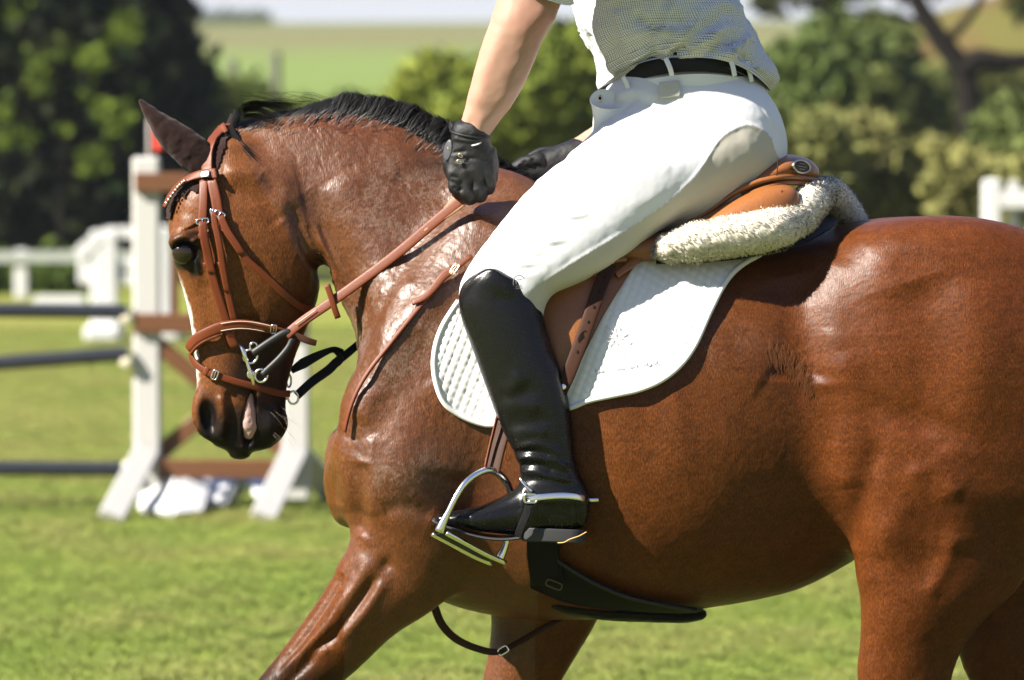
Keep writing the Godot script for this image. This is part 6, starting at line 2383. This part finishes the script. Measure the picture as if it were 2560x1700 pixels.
func build_far_fences():
	var wm := mat(Color(0.43, 0.43, 0.42), 0.6, 0.4)
	var D := 37.0
	var k := FOCAL / D
	var at := func(x: float, y: float, dd := 0.0) -> Vector3: return PD(x, y, D + dd)
	var b0: Vector3 = at.call(300, 850)
	var w := thing("white_wing", "low white plastic jump wing with sloping shoulder, farther off behind the brown one", "jump wing", Vector3(b0.x, 0, b0.z))
	for x in [260.0, 410.0]:
		var top: Vector3 = at.call(x, 576.0 if x < 300 else 566.0)
		part("post", box_mesh(Vector3((66 if x < 300 else 34) / k, top.y, 0.09), Transform3D(Basis(), Vector3(top.x, top.y / 2, top.z)), 0.02), wm, w)
		part("foot", box_mesh(Vector3(90 / k, 0.14, 0.5), Transform3D(Basis(), Vector3(top.x, 0.07, top.z)), 0.04), wm, w)
	for y in [584.0, 664.0, 700.0]:
		part("rail", beam(at.call(262, y, 0.02), at.call(412, y - 6, 0.02), (30 if y < 650 else 26) / k, 0.05), wm, w)
	part("shoulder", beam(at.call(196, 640, -0.03), at.call(250, 590, -0.03), 34 / k, 0.05), wm, w)
	part("side_panel", box_mesh(Vector3(40 / k, 100 / k, 0.05), Transform3D(Basis(), at.call(216, 660, 0.01)), 0.02), wm, w)
	# tape fence on the left
	var D2 := 46.0
	var p1 := PD(54, 760, D2)
	var f := thing("tape_fence", "pale tape fence on white posts along the field's edge by the dark trees", "fence", Vector3(p1.x, 0, p1.z))
	var k2 := FOCAL / D2
	for x in [54.0, -520.0, 620.0]:
		var t := PD(x, 624, D2)
		part("post", box_mesh(Vector3(32 / k2, t.y, 0.1), Transform3D(Basis(), Vector3(t.x, t.y / 2, t.z)), 0.02), wm, f)
	part("tape", beam(PD(-520, 644, D2 - 0.08), PD(620, 640, D2 - 0.08), 26 / k2, 0.006), mat(Color(0.26, 0.28, 0.25), 0.7), f)
	var pl := PD(150, 752, 43)
	var plank := thing("white_plank", "white plank lying on two low blocks in the grass behind the black poles", "plank", Vector3(pl.x, 0, pl.z))
	part("board", box_mesh(Vector3(0.5, 0.09, 0.14), Transform3D(Basis(), Vector3(pl.x, pl.y, pl.z)), 0.01), wm, plank)
	for s in [-1, 1]:
		part("block", box_mesh(Vector3(0.1, maxf(pl.y - 0.045, 0.02), 0.12), Transform3D(Basis(), Vector3(pl.x + s * 0.18, maxf(pl.y - 0.045, 0.02) / 2, pl.z)), 0.01), wm, plank)
	# white wing on the right, over the croup
	var D3 := 30.0
	var k3 := FOCAL / D3
	var r := PD(2480, 900, D3)
	var g := thing("picket_wing", "white picket jump wing standing behind the horse's croup", "jump wing", Vector3(r.x, 0, r.z))
	for x in [2480.0, 2730.0]:
		var t := PD(x, 448, D3)
		part("post", box_mesh(Vector3(46 / k3, t.y, 0.1), Transform3D(Basis(), Vector3(t.x, t.y / 2, t.z)), 0.02), wm, g)
		part("foot", box_mesh(Vector3(0.14, 0.1, 0.7), Transform3D(Basis(), Vector3(t.x, 0.05, t.z)), 0.02), wm, g)
	for y in [498.0, 860.0]:
		part("rail", beam(PD(2480, y, D3 - 0.02), PD(2730, y, D3 - 0.02), 44 / k3, 0.05), wm, g)
	for i in 4:
		var x := 2534.0 + i * 50
		part("picket", beam(PD(x, 452, D3 + 0.03), PD(x, 868, D3 + 0.03), 22 / k3, 0.03), wm, g)

func build_plants():
	leaf_mat = mat(Color.WHITE, 0.65, 0.2)
	leaf_mat.vertex_color_use_as_albedo = true
	leaf_mat.backlight_enabled = true
	leaf_mat.backlight = Color(0.45, 0.45, 0.45)
	bark = mat(Color(0.018, 0.015, 0.012), 0.9, 0.2)
	grain(bark, 99, Vector3(2, 0.6, 2), 0.5, 0.6, 0.05)
	clump = leaf_clump(5, 10, 0.17, 0.12)
	big_clump = leaf_clump(6, 12, 0.36, 0.2)
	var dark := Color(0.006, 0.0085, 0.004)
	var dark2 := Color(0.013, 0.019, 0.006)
	var yel := Color(0.155, 0.175, 0.026)
	var yel2 := Color(0.09, 0.115, 0.018)
	# the dark trees on the left
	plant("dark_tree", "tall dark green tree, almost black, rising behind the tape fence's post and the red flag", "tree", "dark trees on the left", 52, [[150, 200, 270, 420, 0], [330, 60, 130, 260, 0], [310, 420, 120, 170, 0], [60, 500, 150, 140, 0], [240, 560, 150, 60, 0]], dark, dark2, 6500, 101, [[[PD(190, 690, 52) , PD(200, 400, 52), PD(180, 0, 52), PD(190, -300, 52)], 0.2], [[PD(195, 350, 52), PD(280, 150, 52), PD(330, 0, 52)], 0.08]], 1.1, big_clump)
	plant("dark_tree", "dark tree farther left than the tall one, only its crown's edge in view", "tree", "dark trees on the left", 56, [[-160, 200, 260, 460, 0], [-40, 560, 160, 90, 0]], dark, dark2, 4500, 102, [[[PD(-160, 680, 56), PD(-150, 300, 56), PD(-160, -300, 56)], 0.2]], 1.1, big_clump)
	var sprays: Array = []
	for q in [[160, 322, 16], [235, 148, 22], [318, 72, 26], [100, 213, 18], [240, 142, 16], [158, 128, 14], [70, 342, 16], [160, 330, 14], [230, 400, 24], [12, 280, 18], [8, 340, 20], [262, 270, 24], [310, 290, 26], [330, 262, 16], [290, 322, 18], [44, 40, 18], [90, 150, 12], [205, 240, 10]]:
		sprays.append([q[0], q[1], q[2], q[2] * 1.1, 0])
	plant("young_tree", "scattered lighter sprays of leaves before the dark tree", "tree", "", 50, sprays, Color(0.10, 0.14, 0.016), Color(0.055, 0.08, 0.010), 150, 103, [[[PD(160, 700, 50), PD(150, 500, 50), PD(170, 330, 50)], 0.04], [[PD(155, 480, 50), PD(260, 330, 50), PD(290, 290, 50)], 0.025]], 0.7)
	plant("hedge_shrub", "small bright green shrub beyond the tape fence's post", "shrub", "", 48, [[150, 700, 62, 44, 0]], Color(0.0585, 0.0855, 0.0135), Color(0.0405, 0.063, 0.009), 420, 104)
	plant("hedge_shrub", "low green shrub at the left edge beyond the tape fence", "shrub", "", 48, [[2, 706, 34, 38, 0]], Color(0.0585, 0.0855, 0.0135), Color(0.0405, 0.063, 0.009), 260, 105)
	# shrubs between the dark tree and the field
	plant("field_shrub", "loose olive shrub behind the horse's near ear", "shrub", "shrubs at the foot of the field", 60, [[505, 290, 75, 110, 0], [460, 210, 46, 60, 0], [470, 420, 90, 60, 0]], Color(0.09, 0.108, 0.02025), Color(0.045, 0.0585, 0.01125), 560, 106)
	plant("field_shrub", "loose green shrub beside the bare stakes behind the far ear", "shrub", "shrubs at the foot of the field", 62, [[610, 290, 70, 80, 0], [640, 360, 90, 60, 0]], Color(0.099, 0.126, 0.027), Color(0.063, 0.0855, 0.01575), 420, 107)
	plant("field_shrub", "low pale green shrub behind the crest of the mane", "shrub", "shrubs at the foot of the field", 66, [[760, 310, 100, 50, 0], [880, 300, 90, 50, 0]], Color(0.108, 0.135, 0.0315), Color(0.072, 0.099, 0.018), 420, 108)
	# bushes behind the rider's arm
	plant("round_bush", "yellow green bush between the mane and the rider's forearm", "bush", "bushes behind the rider", 44, [[1085, 290, 100, 130, 0], [1010, 350, 60, 90, 0]], yel, yel2, 1600, 109)
	plant("round_bush", "yellow green bush seen between the rider's arm and thigh", "bush", "bushes behind the rider", 43, [[1300, 290, 140, 140, 0], [1200, 370, 120, 110, 0], [1430, 200, 70, 100, 0]], yel, yel2, 2400, 110)
	plant("round_bush", "darker green bush behind the rider's waist and shirt", "bush", "bushes behind the rider", 46, [[1500, 220, 120, 140, 0], [1700, 300, 200, 200, 0]], yel2, Color(0.0405, 0.054, 0.009), 2000, 111)
	# right: bank with bushes
	var rg := [[2010, 250, 80, 130, 44, 0.0], [2130, 420, 110, 110, 40, 1.0], [2090, 130, 90, 90, 52, 0.0], [2240, 300, 80, 130, 50, 0.3], [2330, 450, 110, 80, 40, 1.0], [2200, 130, 80, 70, 58, 0.2], [2340, 260, 80, 70, 56, 0.4], [2030, 430, 90, 110, 39, 0.7], [2540, 380, 80, 90, 40, 0.2], [2480, 210, 90, 50, 62, 0.6], [2440, 470, 90, 60, 38, 1.0], [2600, 480, 90, 60, 37, 0.9]]
	var rl := ["dark leafy bush close behind the rider's back", "olive hedge bush over the sheepskin's peak", "bush under the pale sky right of the shirt", "mid green bush left of the leaning trunk", "yellowish hedge bush over the croup", "small bush high on the bank", "grey green bush beside the trunk's fork", "bush low behind the cantle of the saddle", "dark bush above the white picket wing", "dull bush under the long dark branch", "straw coloured bush left of the picket wing's post", "straw coloured bush behind the pickets"]
	for i in rg.size():
		var q: Array = rg[i]
		var a := Color(0.11, 0.15, 0.042).lerp(Color(0.19, 0.185, 0.06), q[5])
		plant("bank_bush", rl[i], "bush", "bushes on the bank", q[4], [[q[0], q[1], q[2], q[3], 0], [q[0] + 30, q[1] + q[3] * 0.5, q[2] * 0.9, q[3] * 0.7, 0.3]], a, a * 0.55, 900, 120 + i)
	# leaning dark tree
	var D := 48.0
	plant("leaning_tree", "dark leaning tree with a long bare branch at the upper right", "tree", "", D, [[2440, -140, 220, 80, 0], [2250, -80, 180, 70, 1], [2600, 0, 70, 50, 0], [2060, -40, 110, 60, 1], [1920, 10, 50, 40, 1]], Color(0.03, 0.036, 0.014), Color(0.05, 0.055, 0.022), 1100, 140,
		[[[PD(2450, 640, D), PD(2440, 420, D), PD(2425, 280, D), PD(2410, 180, D), PD(2350, 100, D), PD(2290, 0, D), PD(2220, -140, D)], 0.2], [[PD(2405, 190, D), PD(2440, 150, D), PD(2520, 155, D), PD(2640, 140, D)], 0.15], [[PD(2330, 70, D), PD(2200, 30, D), PD(2060, 40, D)], 0.04], [[PD(2360, 110, D), PD(2440, 20, D), PD(2470, -90, D)], 0.06]], 0.8)
	var wall := thing("stone_wall", "pale low stone wall climbing the bank on the right", "wall", PD(2400, 340, 52))
	var sm := mat(Color(0.30, 0.28, 0.22), 0.9, 0.2)
	grain(sm, 150, Vector3(3, 3, 3), 0.6, 0.4, 0.05)
	var rng := RandomNumberGenerator.new()
	rng.seed = 33
	for i in 26:
		for row in 2:
			var t := (i + 0.5 * row) / 26.0
			var p := PD(lerpf(2210, 2640, t), lerpf(412, 262, t) + row * 20.0, 52.0 + 2.0 * t)
			part("stone", box_mesh(Vector3(rng.randf_range(0.08, 0.105), rng.randf_range(0.09, 0.12), 0.25), Transform3D(Basis.from_euler(Vector3(0, rng.randf_range(-0.2, 0.2), 0.33 + rng.randf_range(-0.1, 0.1))), p), 0.02), sm, wall)
	# grey stakes at the field's edge
	var stm := mat(Color(0.085, 0.08, 0.075), 0.9, 0.1)
	for s in [[478, 230, 330], [583, 150, 300], [690, 130, 300]]:
		var p := PD(s[0], s[1], 72)
		var o := thing("stake", ["weathered grey stake nearest the dark tree", "weathered grey stake between two others behind the ears", "weathered grey stake standing behind the loose wisps of mane"][[478, 583, 690].find(s[0])], "stake", Vector3(p.x, 0, p.z), "stakes at the foot of the field")
		part("pole", tube_mesh(PackedVector3Array([Vector3(p.x, 0, p.z), Vector3(p.x + 0.02, p.y / 2, p.z), p]), 0.075, 8), stm, o)
	# a line of far trees on the hill's crest
	for i in 3:
		var x := 500.0 + i * 70
		plant("crest_tree", ["small round tree on the hill's crest, first from the dark tree", "small round tree on the hill's crest, in the middle of three", "small round tree on the hill's crest, last to the right of three"][i], "tree", "trees on the hill's crest", 420, [[x, 57, 34, 7, 0]], Color(0.05, 0.065, 0.03), Color(0.08, 0.1, 0.045), 60, 160 + i, [[[PD(x, 66, 420), PD(x, 60, 420), PD(x, 52, 420)], 0.2]], 5.0)
func _ready():
	set_stage()
	build_ground()
	build_plants()
	build_far_fences()
	build_jump()
	tack_materials()
	build_horse()
	build_saddle()
	build_pad()
	build_half_pad()
	build_girth()
	build_bonnet()
	build_bridle()
	build_martingale()
	build_stirrup()
	person_parts()
	build_grass()
